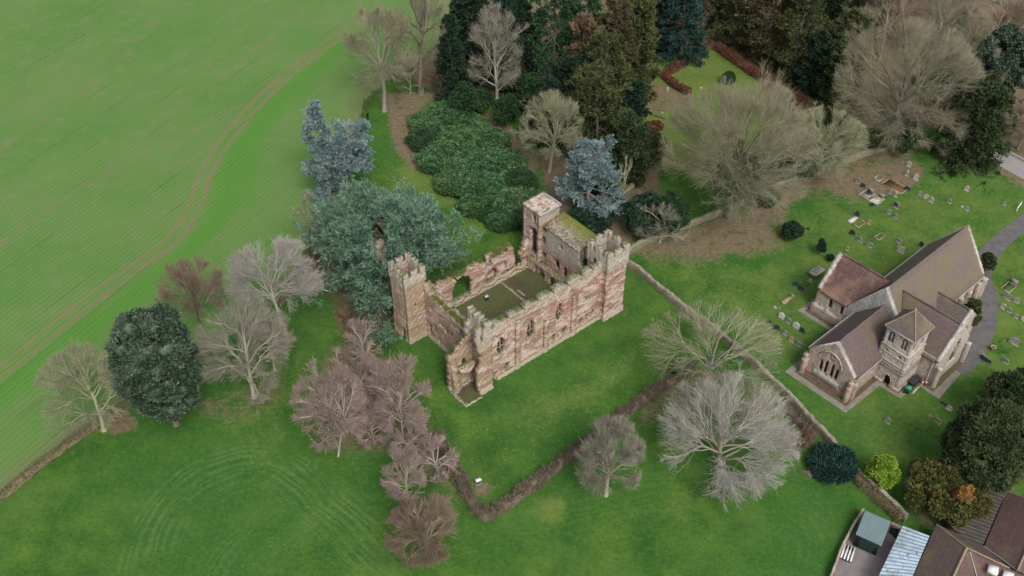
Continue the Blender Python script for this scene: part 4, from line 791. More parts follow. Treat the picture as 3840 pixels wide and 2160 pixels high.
# south curtain wall, outer face v = 1.2
def s_wall(U, Z):
    top = merl(U, [(4.6, 5.2), (5.9, 8.0), (8.35, 10.6), (10.95, 13.1), (13.45, 15.8), (16.05, 18.2), (18.6, 20.9), (21.3, 22.7), (23.2, 24.9)], 9.35, 10.15) + .12 * np.sin(U * 2.3)
    m = Z < top
    for o in (arch(U, Z, 6.15, 7.6, 4.15, 5.7, 7.35), arch(U, Z, 11.25, 12.75, 3.95, 5.6, 7.3), arch(U, Z, 16.3, 17.75, 4.15, 5.7, 7.35),
              arch(U, Z, 7.35, 8.35, .7, 1.45, 2.1), arch(U, Z, 15.8, 16.8, .8, 1.6, 2.25), arch(U, Z, 17.7, 18.65, .9, 1.7, 2.35), arch(U, Z, 20.7, 21.5, .85, 1.5, 2.05), arch(U, Z, 22.0, 22.75, 1.1, 1.8, 2.4), arch(U, Z, 22.95, 23.7, 1.2, 1.9, 2.45),
              arch(U, Z, 5.2, 5.9, -.3, 1.2, 1.75), rect(U, Z, 21.9, 22.9, 4.9, 5.5)): m &= ~o
    # window tracery kept as stone
    return m
mesh('curtain_wall', [mask_wall(4.35, 24.9, 1.2, 2.3, 10.6, s_wall, .15)], R_RED, castle)
for c, z_ in ((6.87, 4.35), (12.0, 4.15), (17.0, 4.35)):
    mesh('window_tracery', [box(c - .055, c + .055, 1.45, 1.6, z_, z_ + 2.6), box(c - .6, c - .055, 1.46, 1.58, z_ + 1.15, z_ + 1.26), box(c + .055, c + .6, 1.46, 1.58, z_ + 1.15, z_ + 1.26)], R_GREY, castle)
# pilaster buttresses with weathered heads
for u, zt in ((9.5, 9.0), (14.5, 5.8), (19.5, 7.6)):
    mesh('buttress', [mask_wall(u - .35, u + .35, .85, 1.22, zt, lambda U, Z: Z < 99, .23)], R_RED, castle)
mesh('plinth', [mask_wall(4.5, 24.9, .93, 1.23, .75, lambda U, Z: ~rect(U, Z, 5.2, 5.9, -1, 2), .25)], R_RED, castle)
# west wall
def w_wall(V_, Z):
    top = np.interp(V_, [4, 6, 9.6, 12.4, 13.4, 14.2], [7.7, 7.9, 8.0, 8.2, 9.0, 9.6]) + .16 * np.sin(V_ * 5.1)
    m = Z < top
    for o in (rect(V_, Z, 10.0, 10.65, 4.4, 5.15), rect(V_, Z, 8.85, 9.4, 4.05, 4.8), rect(V_, Z, 7.8, 8.45, 4.3, 5.1), rect(V_, Z, 12.25, 12.6, 5.6, 6.8), arch(V_, Z, 12.7, 13.4, .7, 2.2, 2.9), arch(V_, Z, 10.4, 11.2, .6, 1.5, 2.0), rect(V_, Z, 5.2, 6.1, 6.2, 7.1), arch(V_, Z, 11.6, 12.1, 2.6, 3.3, 3.6), rect(V_, Z, 6.6, 7.1, 1.2, 2.0)): m &= ~o
    return m
mesh('curtain_wall', [mask_wall(3.8, 5.0, 4.0, 14.2, 9.9, w_wall, .21, 'v')], R_RED_S, castle)
mesh('walk_parapet', [mask_wall(4.62, 5.02, 4.1, 13.6, 8.7, lambda V_, Z: (Z > 7.9) & (Z < 8.35 + .22 * np.sin(V_ * 3.3)), .2, 'v')], R_GREY, castle)
# north wall, inner face v = 16.3
def n_wall(U, Z):
    top = np.interp(U, [3.9, 7.8, 10.2, 11.2, 12.6, 13.5, 13.6, 16.2, 16.3, 17.4, 18.3, 20.5, 20.8, 21.4, 21.8, 23.2, 23.5, 24.6], [5.6, 5.5, 5.0, 4.6, 4.9, 5.3, 5.5, 4.9, 4.0, 3.6, 4.6, 4.5, 5.3, 4.6, 1.3, 1.0, 4.2, 5.4]) + .2 * np.sin(U * 3.9)
    m = Z < top
    for o in (arch(U, Z, 10.25, 13.65, .35, 2.6, 4.75), arch(U, Z, 16.25, 18.6, .55, 1.8, 3.1), arch(U, Z, 19.7, 20.5, 1.9, 2.6, 3.0), rect(U, Z, 18.9, 21.5, .9, 1.25)): m &= ~o
    return m
mesh('curtain_wall', [mask_wall(3.9, 24.6, 16.3, 17.35, 5.9, n_wall, .21)], R_RED_S, castle)
mesh('rubble_core', [mask_wall(17.2, 21.6, 17.3, 17.9, 5.5, lambda U, Z: Z < 4.6 + .5 * np.sin(U * 1.5), .25)], R_RED_S, castle)
mesh('wall_footing', [mask_wall(10.2, 24.4, 15.95, 16.32, .6, lambda U, Z: (Z < .35 + .25 * np.sin(U * 2.1)), .25)], R_GREY, castle)
mesh('wall_footing', [mask_wall(18.55, 18.8, 2.4, 16.3, .28, lambda U, Z: Z < .3, .25, 'v', amp=.06)], R_GREY, castle)
mesh('wall_footing', [mask_wall(19.35, 19.6, 6.0, 13.0, .2, lambda U, Z: (Z < .2) & (np.sin(U * 2.7) > -.3), .25, 'v', amp=.08)], R_GREY, castle)
# a tower = four crenellated walls
def tower(u0, u1, v0, v1, z0m, z1m, mat_, opn, t=.55, d=.14, flz=10.1, k=1.07, batter=(1.1, 1.05), name='corner_tower', roofz=None, drop=None):
    c = np.array([(u0 + u1) / 2, (v0 + v1) / 2]); P = []
    du, dv = u1 - u0, v1 - v0
    def wall(kind, a0, a1, **kw):
        L = a1 - a0; g = .34
        sp = [(a0 - .1, a0 + L * .25 - g / 2 + .05), (a0 + L * .5 - L * .135, a0 + L * .5 + L * .135), (a1 - L * .25 + g / 2 - .05, a1 + .1)]
        def f(A, Z):
            m = Z < merl(A, sp, z0m, z1m) + .06 * np.sin(A * 9)
            if drop and kind in drop: m &= Z < drop[kind](A)
            for o in opn.get(kind, []): m &= ~o(A, Z)
            return m
        return f
    P.append(mask_wall(u0, u1, v0, v0 + t, z1m + .1, wall('s', u0, u1), d)); P.append(mask_wall(u0, u1, v1 - t, v1, z1m + .1, wall('n', u0, u1), d))
    P.append(mask_wall(u0, u0 + t, v0 + t, v1 - t, z1m + .1, wall('w', v0, v1), d, 'v')); P.append(mask_wall(u1 - t, u1, v0 + t, v1 - t, z1m + .1, wall('e', v0, v1), d, 'v'))
    P = [flare(p, c, flz, k, batter) for p in P]
    o = mesh(name, P, mat_, castle)
    return o
nwt = tower(.95, 4.15, 13.95, 17.6, 11.75, 12.6, R_BUFF, {'w': [lambda A, Z: rect(A, Z, 15.3, 15.75, 9.7, 10.35), lambda A, Z: rect(A, Z, 15.3, 15.7, 7.7, 8.2), lambda A, Z: arch(A, Z, 14.75, 15.2, 5.0, 5.6, 6.0), lambda A, Z: arch(A, Z, 14.9, 15.75, -.3, 1.7, 2.2)], 's': [lambda A, Z: rect(A, Z, 2.2, 2.5, 6.2, 6.9)]}, batter=(3.1, 1.05))
mesh('tower_floor', [box(1.6, 3.5, 14.6, 17.0, 8.9, 9.1)], R_GREY, castle)
set_ = tower(24.75, 28.35, .3, 4.3, 11.35, 12.35, R_TOWER, {'w': [lambda A, Z: arch(A, Z, 2.3, 3.1, 8.4, 9.6, 10.2)], 's': [lambda A, Z: rect(A, Z, 26.6, 26.95, 6.9, 7.5), lambda A, Z: rect(A, Z, 26.9, 27.3, 9.5, 10.1)], 'e': []}, t=.5, flz=8.9, k=1.09)
mesh('tower_floor', [box(25.3, 27.7, .9, 3.7, 9.2, 9.4)], R_GREY, castle)
# broken front tower
def fs(U, Z):
    edge = np.interp(Z, [0, .9, 1.1, 3, 4.6, 5.4, 7.2, 7.6, 9.3, 9.4, 12], [2.7, 2.7, 2.35, 2.3, 2.3, 2.75, 3.0, 2.6, 2.45, 2.3, 2.35])
    top = merl(U, [(2.2, 2.95), (3.75, 4.7)], 11.2, 12.3) + .1 * np.sin(U * 7)
    return (U > edge) & (Z < top) & ~arch(U, Z, 2.9, 3.35, 9.7, 10.8, 11.2)
def fe(V_, Z): return (Z < merl(V_, [(0, 1.25), (1.75, 3.0), (3.45, 4.5)], 11.2, 12.35) + .08 * np.sin(V_ * 8)) & ~arch(V_, Z, 2.0, 2.7, 7.8, 8.8, 9.4)
def fn(U, Z): return (Z < np.interp(U, [-.2, .4, 1.2, 2.1, 2.9, 3.0, 4.7], [6.2, 6.6, 7.3, 8.0, 8.6, 10.6, 11.2]) + .12 * np.sin(U * 6)) & ~arch(U, Z, 1.9, 2.7, 3.2, 4.4, 5.0)
def fw(V_, Z): return ((V_ > np.interp(Z, [0, 1.9, 3.2, 5.5, 6.5], [2.35, 2.3, 2.75, 3.05, 3.2])) & (Z < 6.3)) 
cS = np.array([2.3, 2.2])
mesh('corner_tower', [mask_wall(0, 4.6, .25, 1.1, 12.5, fs, .18, amp=.07), mask_wall(3.75, 4.6, 1.1, 4.2, 12.5, fe, .2, 'v'), mask_wall(0, 3.75, 3.2, 4.1, 11.4, fn, .18, amp=.09), mask_wall(0, .95, .3, 3.2, 6.6, fw, .2, 'v', amp=.09)], R_GREY, castle)
mesh('broken_vault', [mask_wall(1.0, 3.7, 2.2, 3.2, 4.9, lambda U, Z: (Z > 3.7 - .5 * np.sin((U - 1) * 1.16)) & (Z < 4.3), .2, amp=.1)], R_RED_S, castle)
for k in range(5):
    u = 1.5 + .45 * k; mesh('fallen_block', [wobble_box for wobble_box in [(lambda b: (rotz(b[0], k * 1.1, (u, 3.0)), b[1]))(box(u - .18, u + .18, 2.85, 3.15, 0, .75 - .1 * (k % 3)))]], R_GREY, castle)
mesh('tower_footing', [mask_wall(-.15, 2.6, -.1, .25, .22, lambda U, Z: Z < .3, .25, amp=.1), mask_wall(-.15, .2, .25, 3.3, .22, lambda U, Z: Z < .3, .25, 'v', amp=.1)], R_GREY, castle)
# chamber block at the north-east with its two roofs
def cw(V_, Z):
    top = np.where(V_ > 13.0, 8.0 + .2 * np.sin(V_ * 4), 9.05); top = np.where(V_ < 6.2, 6.9 - .35 * (6.2 - V_), top)
    m = Z < top
    for o in (arch(V_, Z, 10.0, 11.0, 2.9, 3.9, 4.7), arch(V_, Z, 8.35, 9.15, 2.3, 3.7, 4.4), rect(V_, Z, 9.6, 9.95, 6.9, 7.9), rect(V_, Z, 13.15, 13.95, 5.6, 7.0), rect(V_, Z, 13.0, 14.1, 3.2, 4.2), arch(V_, Z, 4.6, 5.5, 5.0, 6.3, 6.8)): m &= ~o
    return m
mesh('chamber_wall', [mask_wall(24.8, 25.5, 3.6, 14.2, 9.2, cw, .2, 'v')], R_BLOCK, castle)
mesh('chamber_wall', [mask_wall(25.5, 28.0, 6.1, 6.8, 10, lambda U, Z: (Z < 9.0 + (U - 24.9) * .27) & ~arch(U, Z, 25.7, 26.9, 4.6, 6.4, 7.2), .2)], R_BLOCK, castle)
mesh('chamber_wall', [mask_wall(27.4, 28.1, 3.9, 14.1, 9.6, lambda V_, Z: Z < np.where(V_ < 6, 7.2, 9.7), .25, 'v')], R_BLOCK, castle)
mesh('chamber_wall', [mask_wall(25.5, 27.4, 12.7, 13.3, 10, lambda U, Z: (Z < 9.0 + (U - 24.9) * .27), .25)], R_BLOCK, castle)
def ar(V_, Z):
    m = Z < 2.15 + .1 * np.sin(V_ * 3)
    for o in (arch(V_, Z, 12.3, 14.6, -.3, .9, 1.75), arch(V_, Z, 9.9, 11.2, -.3, .9, 1.75), arch(V_, Z, 6.5, 8.3, -.3, .9, 1.7)): m &= ~o
    return m
mesh('arcade', [mask_wall(24.0, 24.4, 5.0, 16.3, 2.4, ar, .14, 'v', amp=.06)], R_GREY, castle)
mesh('gallery_floor', [mask_wall(24.4, 24.85, 5.0, 16.3, 2.1, lambda V_, Z: Z > 1.85, .3, 'v')], R_GREY, castle)
ROOFM = NT('castle_roof_moss', .95, .1); p_ = ROOFM.pos(True); X_ = ROOFM.xyz(p_)
g_ = ROOFM.ramp(ROOFM.math('ADD', X_[0], ROOFM.math('MULTIPLY', ROOFM.noise(p_, 1.2, 4), 3.2)), 27.2, 29.4)
c_ = ROOFM.mix(ROOFM.ramp(ROOFM.noise(p_, 3.0, 6, .7), .44, .58), (0.36, 0.335, 0.28), (0.13, 0.10, 0.06)); c_ = ROOFM.mix(g_, c_, (0.15, 0.17, 0.035)); c_ = ROOFM.mix(ROOFM.ramp(ROOFM.noise(p_, 1.1, 5), .52, .62), c_, (0.16, 0.125, 0.05)); ROOFM.bump(ROOFM.noise(p_, 4, 5), .6, .1); ROOFM = ROOFM.done(c_)
def roofsheet(u0, u1, v0, v1, zw, ze, t=.16, n=14):
    U, V_ = np.meshgrid(np.linspace(u0, u1, n), np.linspace(v0, v1, n * 2), indexing='ij'); Zt = zw + (ze - zw) * (U - u0) / (u1 - u0)
    P = np.stack([U.ravel(), V_.ravel(), Zt.ravel()], 1); P = wobble(P, .035, 2.2); Q = P.copy(); Q[:, 2] -= t; g = np.arange(len(P)).reshape(U.shape); N = len(P)
    F = [np.stack([g[:-1, :-1], g[1:, :-1], g[1:, 1:], g[:-1, 1:]], -1).reshape(-1, 4)]; F.append(F[0][:, ::-1] + N)
    for e_ in (g[0], g[-1][::-1], g[:, 0][::-1], g[:, -1]): F.append(np.stack([e_[:-1], e_[1:], e_[1:] + N, e_[:-1] + N], -1))
    return np.vstack([P, Q]), np.vstack(F)
mesh('roof', [roofsheet(24.65, 28.3, 5.95, 13.35, 9.15, 10.1)], ROOFM, castle)
def sq(kind):
    def f(A, Z):
        m = Z < 10.85
        if kind == 'w': m &= ~rect(A, Z, 14.95, 15.55, 9.0, 10.5); m &= ~arch(A, Z, 14.6, 15.9, 3.0, 7.0, 7.9)
        return m
    return f
mesh('roofed_tower', [mask_wall(24.35, 28.1, 13.95, 14.6, 10.8, sq('s'), .22), mask_wall(24.35, 28.1, 17.1, 17.7, 10.8, sq('n'), .25), mask_wall(24.35, 24.95, 14.6, 17.1, 10.8, sq('w'), .2, 'v'), mask_wall(27.5, 28.1, 14.6, 17.1, 10.8, sq('e'), .25, 'v')], R_SQ, castle)
LEAD = plain('lead_flashing', (.40, .42, .46), .6, .3, .2)
SLABM = NT('tower_roof_slab', .9, .1); p_ = SLABM.pos(True); c_ = SLABM.mix(SLABM.ramp(SLABM.noise(p_, 1.6, 5, .7), .46, .56), (0.52, 0.45, 0.39), (0.30, 0.22, 0.15)); c_ = SLABM.mix(SLABM.ramp(SLABM.noise(p_, .8, 5, .7), .53, .6), c_, (0.17, 0.15, 0.06)); SLABM = SLABM.done(c_)
mesh('roof', [roofsheet(24.25, 28.2, 13.85, 17.8, 10.95, 11.05, .22, 8)], SLABM, castle)
mesh('roof_edging', [box(24.2, 28.25, 13.74, 13.86, 10.8, 11.12), box(28.2, 28.3, 13.87, 17.8, 10.8, 11.16)], LEAD, castle)
mesh('stair_turret', [mask_wall(24.2, 24.9, 16.2, 17.5, 5.2, lambda V_, Z: Z < 4.6 + .5 * np.sin(V_ * 2.2), .22, 'v', amp=.14), mask_wall(22.9, 24.2, 16.4, 17.4, 4.4, lambda U, Z: Z < 2.6 + (U - 22.9) * 1.0, .22, amp=.14)], R_GREY, castle)
# plants on the masonry
rg = np.random.default_rng(77)
def moss_tufts(name, text, P0, P1, w, n, m, L=.16, Wd=.05, parent=None):
    t = rg.uniform(0, 1, n)[:, None]; O = np.array(P0) * (1 - t) + np.array(P1) * t + np.stack([rg.normal(0, w[0], n), rg.normal(0, w[1], n), rg.normal(0, w[2], n)], 1)
    D = nrm(rg.normal(0, .6, (n, 3)) + np.array([0, 0, .8])); o = mesh(name, [kites(O, D, L * rg.uniform(.5, 1.4, n), Wd * rg.uniform(.7, 1.4, n), rg)], m, parent)
    if text: o['label'] = text
    o['kind'] = 'stuff'
    return o
MOSS = leaf_mat('moss_yellow', (0.17, 0.20, 0.045), (0.10, 0.13, 0.03), (0.21, 0.21, 0.06)); WEED = leaf_mat('wall_weeds', (0.06, 0.10, 0.03), (0.035, 0.065, 0.02), (0.085, 0.125, 0.04))
moss_tufts('moss', 'yellow-green moss along the wall walk', (4.3, 5.0, 8.0), (4.2, 13.0, 8.2), (.22, .1, .05), 2600, MOSS, parent=castle)
moss_tufts('moss', 'yellow-green moss along the broken wall top', (17.6, 17.4, 4.75), (21.4, 17.2, 4.9), (.1, .3, .15), 1500, MOSS, parent=castle)
moss_tufts('moss', None, (10.3, 16.8, 4.9), (16.0, 16.9, 5.2), (.1, .25, .1), 900, MOSS, parent=castle)
moss_tufts('moss', None, (24.9, 13.2, 8.1), (26.8, 13.6, 8.1), (.1, .3, .1), 500, MOSS, parent=castle)
moss_tufts('ivy', 'green ivy beside the chamber block', (25.4, 4.6, 6.6), (26.6, 5.4, 7.0), (.3, .5, .2), 1400, WEED, L=.22, Wd=.07, parent=castle)
moss_tufts('ivy', None, (24.6, 13.8, 2.2), (24.7, 16.0, 2.6), (.12, .2, .25), 500, WEED, L=.22, Wd=.07, parent=castle)
moss_tufts('ivy', None, (21.6, 16.7, 1.4), (23.6, 16.7, 2.2), (.2, .3, .3), 700, WEED, L=.22, Wd=.07, parent=castle)
moss_tufts('moss', None, (.3, 3.7, 6.8), (2.9, 3.65, 8.7), (.1, .22, .08), 700, WEED, L=.13, parent=castle)
moss_tufts('moss', None, (6, 1.75, 10.1), (21, 1.75, 10.25), (.1, .25, .05), 900, WEED, L=.1, parent=castle)
moss_tufts('moss', None, (5.0, 2.0, 9.5), (8.0, 2.0, 10.1), (.2, .2, .05), 500, MOSS, L=.1, parent=castle)
# information lectern in the courtyard, notice box on the lawn, tall wall stub in the cedar
def prop(name, text, cat, loc, rz=0): r = empty(name, loc, rz); label(r, text, cat); return r
WHITE = plain('white_paint', (.78, .78, .78), .5, .3, .06); DARKM = plain('dark_metal', (.035, .035, .04), .5, .4, .2)
q = frame(O_C, A_C, 14.7, 14.3); fl_ = prop('interpretation_lectern', 'small white-topped information lectern on the turf inside the castle', 'information board', (*q, 0), A_C)
mesh('post', [box(-.05, .05, -.05, .05, 0, .72)], DARKM, fl_); V, F = box(-.30, .30, -.17, .17, .72, .77); V[:, 2] += V[:, 1] * .45; mesh('panel', [(V, F)], plain('panel_grey_white', (.5, .5, .5), .5, .3, .1), fl_); mesh('foot', [box(-.3, .3, -.2, .2, 0, .06)], DARKM, fl_)
q = at(1203, 1215); nb = prop('notice_plinth', 'white square notice plinth on the lawn inside the corner of the V-shaped hedge', 'sign', (q[0], q[1], 0), .5)
V, F = box(-.36, .36, -.34, .34, .62, .70); V[:, 2] += V[:, 1] * -.35; mesh('panel', [(V, F)], WHITE, nb); mesh('pedestal', [box(-.22, .22, -.2, .2, 0, .6)], plain('pedestal_grey', (.16, .16, .15), .8, .2), nb); mesh('base_slab', [box(-.4, .4, -.4, .4, 0, .05)], concrete, nb)
gs = at(969, 735); tw_ = prop('ruined_gable_stub', 'lone pinkish stone wall end rising out of the great cedar left of the castle', 'ruined wall', (gs[0], gs[1], 0), A_C + .1)
hh = GSH
mesh('masonry', [mask_wall(-.8, .8, -.55, .55, hh, lambda U, Z: (Z < hh - .35 * np.abs(U) - .2 * np.sin(U * 5)) , .25, amp=.07)], castle_stone('gable_stone', .25, 99, red=(.44, .33, .29)), tw_)
mesh('capstone', [mask_wall(-.62, .5, -.5, .5, hh + .25, lambda U, Z: Z > hh - .3, .25, z0=hh - .4, amp=.08)], R_GREY, tw_)
# ------------------------------------------------------------------ the parish church
church = empty('stone_church', (O_H[0], O_H[1], 0), A_H)
label(church, 'pale stone church with steep brown tiled roofs and a squat pyramid-roofed tower in the churchyard', 'church')
CS = church_stone('church_stone'); CSR = church_stone('chancel_stone', (0.36, 0.26, 0.215), (0.25, 0.155, 0.125), (0.50, 0.43, 0.37)); CST = church_stone('tower_stone', (0.44, 0.39, 0.33), (0.29, 0.24, 0.20), (0.55, 0.50, 0.44)); COPE = church_stone('coping_stone', (0.42, 0.41, 0.37), (0.30, 0.29, 0.25), (0.55, 0.54, 0.50))
ASH = church_stone('ashlar_strip', (0.35, 0.34, 0.325), (0.24, 0.235, 0.215), (0.46, 0.45, 0.43))
RF1 = roof_mat('tiles_plum', (0.135, 0.098, 0.098), (0.185, 0.142, 0.138)); RF2 = roof_mat('tiles_nave', (0.165, 0.130, 0.122), (0.205, 0.165, 0.155), (0.175, 0.150, 0.095), .47); RF3 = roof_mat('tiles_old', (0.115, 0.065, 0.060), (0.20, 0.125, 0.105), (0.26, 0.17, 0.12), .56); RF4 = roof_mat('tiles_tower', (0.125, 0.10, 0.096), (0.17, 0.138, 0.128), (0.20, 0.155, 0.095), .58)
GLASS = plain('dark_glazing', (.028, .028, .032), .25, .5, .3); LEADW = plain('lead_grey', (.42, .42, .42), .6, .3, .2); DOORM = plain('door_dark', (.02, .016, .014), .8, .2)
TIMB = plain('louvre_slate', (.20, .185, .165), .8, .2)
def gable(A, Z, c, half, ez, rz): return Z < rz - (rz - ez) * np.abs(A - c) / half
def roofpair(name, along, a0, a1, c, half, ez, rz, m, over=.28, t=.18, trim=None, sides=(-1, 1)):
    """two thick roof slopes; ridge runs along axis between a0 and a1"""
    for sgn in sides:
        h2 = half + over; ez2 = ez - (rz - ez) / half * over
        b0, b1 = (a0, a1) if trim is None else trim(sgn)
        n = 24; A0 = np.linspace(a0, a1, n); pts = []
        S_ = np.linspace(0, 1, 9); V = []
        for s_ in S_:
            lo = a0 + (b0 - a0) * s_; hi = a1 + (b1 - a1) * s_
            for q_ in np.linspace(lo, hi, n): V.append((q_, c + sgn * h2 * s_, rz + (ez2 - rz) * s_) if along == 'u' else (c + sgn * h2 * s_, q_, rz + (ez2 - rz) * s_))
        V = np.array(V); sag = np.sin(V[:, 0] * 1.3 + V[:, 1] * 1.1) * .02 + np.sin(V[:, 0] * 4.1 + V[:, 1] * 3.3) * .012; V[:, 2] += sag
        g = np.arange(9 * n).reshape(9, n); up = ((sgn > 0) == (along == 'u')); N = len(V); Q = V.copy(); Q[:, 2] -= t
        F = np.stack([g[:-1, :-1], g[:-1, 1:], g[1:, 1:], g[1:, :-1]], -1).reshape(-1, 4); Fs = [F if not up else F[:, ::-1], (F[:, ::-1] if not up else F) + N]
        for e_ in (g[0], g[-1], g[:, 0], g[:, -1]): Fs.append(np.stack([e_[:-1], e_[1:], e_[1:] + N, e_[:-1] + N], -1))
        mesh(name, [(np.vstack([V, Q]), np.vstack(Fs))], m, church)
def ridge(along, a0, a1, c, z, m, r=.13):
    P = np.array([[[a, c, z] if along == 'u' else [c, a, z] for a in np.linspace(a0, a1, 12)]]); P[0, :, 2] += np.sin(P[0, :, 0] * 2 + P[0, :, 1]) * .02; mesh('ridge_tiles', [tubes(P, np.full((1, 12), r), 6)], m, church)
def coping(along, pos, c, half, ez, rz, w=.42, t=.16, over=.1, name='coping'):
    """parapet strip following a gable at along == pos"""
    parts = []
    for sgn in (-1, 1):
        a = (c, rz + .12); b = (c + sgn * (half + over), ez + .12 - (rz - ez) / half * over); P = []
        for d0 in (-w / 2, w / 2):
            for (cc, zz) in (a, b):
                for dz in (0, -t - .15): P.append((pos + d0, cc, zz + dz) if along == 'u' else (cc, pos + d0, zz + dz))
        P = np.array(P)      # order: d0a0 d0a1 d0b0 d0b1 d1a0 d1a1 d1b0 d1b1
        F = np.array([(0, 4, 6, 2), (1, 3, 7, 5), (0, 2, 3, 1), (4, 5, 7, 6), (0, 1, 5, 4), (2, 6, 7, 3)]); parts.append((P, F))
    mesh(name, parts, COPE, church)
def pane(v): pass
# chancel (front left), u 0..11, v 0..6.9
def chw(V_, Z):
    m = gable(V_, Z, 3.45, 3.45, 4.1, 7.75)
    for c in (2.35, 3.1, 4.05, 4.8): m &= ~arch(V_, Z, c - .23, c + .23, 1.7, 3.3 + (.35 if abs(c - 3.58) < .6 else 0), 3.75 + (.4 if abs(c - 3.58) < .6 else 0))
    m &= ~((V_ - 3.58)**2 + (Z - 4.95)**2 < .27) | (np.abs(V_ - 3.58) < .07) & (Z > 4.6) | (np.abs(Z - 4.95) < .07) & (Z > 4.6) & (np.abs(V_ - 3.58) < .6)
    return m
mesh('gable_wall', [mask_wall(.0, .7, 0, 6.9, 8.0, chw, .12, 'v', amp=.02)], CSR, church)
win = mesh('window', [box(.34, .40, 2.0, 5.1, 1.5, 5.7)], GLASS, church)
mesh('window_hood', [tubes(np.array([[[-.06, 3.58 + 1.72 * math.cos(t) , 3.9 + 1.95 * math.sin(t)] for t in np.linspace(0, math.pi, 13)]]), np.full((1, 13), .11), 6)], CSR, win)
mesh('window_sill', [(np.array([(-.02, 1.6, 1.6), (-.02, 5.5, 1.6), (-.42, 1.6, .95), (-.42, 5.5, .95), (-.02, 1.6, .9), (-.02, 5.5, .9)], float), np.array([(0, 2, 3, 1), (2, 4, 5, 3)])), (np.array([(-.02, 1.6, 1.6), (-.42, 1.6, .95), (-.02, 1.6, .9)], float), np.array([(0, 2, 1)])), (np.array([(-.02, 5.5, 1.6), (-.42, 5.5, .95), (-.02, 5.5, .9)], float), np.array([(0, 1, 2)]))], COPE, win)
RSTONE = church_stone('red_plinth_stone', (0.26, 0.14, 0.11), (0.19, 0.10, 0.085), (0.36, 0.24, 0.20))
mesh('plinth', [mask_wall(-.30, -.01, -.2, 7.1, .95, lambda A, Z: Z < .9, .25, 'v', amp=.03)], RSTONE, church)
for v0 in (-.45, 6.55):
    for u0, u1, va, vb, zt in ((-.75, .02, v0 + (.1 if v0 < 0 else 0), v0 + .75, 2.6), (-.55, .02, v0 + .12, v0 + .72, 3.4)):
        mesh('buttress', [mask_wall(u0, u1, va, vb, zt, lambda A, Z: Z < 99, .25, amp=.03)], CSR, church)
    mesh('buttress', [mask_wall(.1, .8, -.6 if v0 < 0 else 6.9, 0 if v0 < 0 else 7.5, 2.9, lambda A, Z: Z < 99, .25, amp=.03)], CSR, church)
mesh('side_wall', [mask_wall(.7, 10.6, 0, .6, 4.3, lambda U, Z: (Z < 4.05) & ~arch(U, Z, 4.4, 4.95, 1.7, 2.9, 3.4), .16, amp=.02), mask_wall(.7, 10.6, 6.3, 6.9, 4.3, lambda U, Z: (Z < 4.05), .3, amp=.02)], CSR, church)
mesh('window', [box(4.3, 5.05, .25, .3, 1.6, 3.5)], GLASS, church)
roofpair('roof', 'u', .3, 10.75, 3.45, 3.45, 4.1, 7.75, RF1); coping('u', .28, 3.45, 3.45, 4.1, 7.75, .5); ridge('u', .5, 10.7, 3.45, 7.8, RF2)
mesh('gutter', [tubes(np.array([[[u, 7.28, 3.85] for u in (.4, 5, 10.6)]]), np.full((1, 3), .07), 6), tubes(np.array([[[u, -.38, 3.82] for u in (.6, 3, 5.9)]]), np.full((1, 3), .06), 6)], LEADW, church)
# nave: u 10.7..31.5, v -.3..8.4
def nww(V_, Z): return gable(V_, Z, 4.05, 4.35, 4.15, 10.35)
mesh('gable_wall', [mask_wall(10.7, 11.4, -.3, 8.4, 10.6, nww, .14, 'v', amp=.02)], ASH, church)
mesh('gable_wall', [mask_wall(31.0, 31.6, -.3, 8.4, 10.3, lambda V_, Z: gable(V_, Z, 4.05, 4.35, 4.0, 10.1) & ~arch(V_, Z, 2.2, 5.9, 2.0, 4.8, 7.2), .2, 'v', amp=.02)], CS, church); mesh('window', [box(31.3, 31.35, 2.1, 6.0, 1.8, 7.3)], GLASS, church)
def nsw(U, Z):
    m = Z < 4.0
    for c in (24.2, 26.4, 28.6): m &= ~arch(U, Z, c - .3, c + .3, 1.7, 3.0, 3.5)
    return m
mesh('side_wall', [mask_wall(11.4, 31.0, -.3, .3, 4.2, nsw, .2, amp=.02), mask_wall(11.4, 31.0, 7.8, 8.4, 4.2, lambda U, Z: Z < 4.0, .4, amp=.02)], CS, church)
mesh('window', [box(23.8, 29.0, .0, .05, 1.6, 3.6)], GLASS, church)
for u in (22.9, 25.3, 27.5, 30.2): mesh('buttress', [mask_wall(u, u + .5, -1.0, -.3, 2.9, lambda A, Z: Z < 99, .25, amp=.02)], CS, church)
mesh('buttress', [mask_wall(31.0, 31.7, -1.2, -.3, 3.3, lambda A, Z: Z < 99, .25, amp=.02)], CS, church)
roofpair('roof', 'u', 11.25, 31.35, 4.05, 4.35, 4.0, 10.05, RF2); coping('u', 31.35, 4.05, 4.35, 4.0, 10.05, .34); coping('u', 11.05, 4.05, 4.35, 4.1, 10.3, .62, .12); ridge('u', 11.4, 31.2, 4.05, 10.1, RF2)
mesh('gutter', [tubes(np.array([[[u, 8.74, 3.6] for u in (11.4, 20, 31.3)]]), np.full((1, 3), .07), 6), tubes(np.array([[[u, -.66, 3.6] for u in (17, 24, 31.3)]]), np.full((1, 3), .07), 6)], LEADW, church)
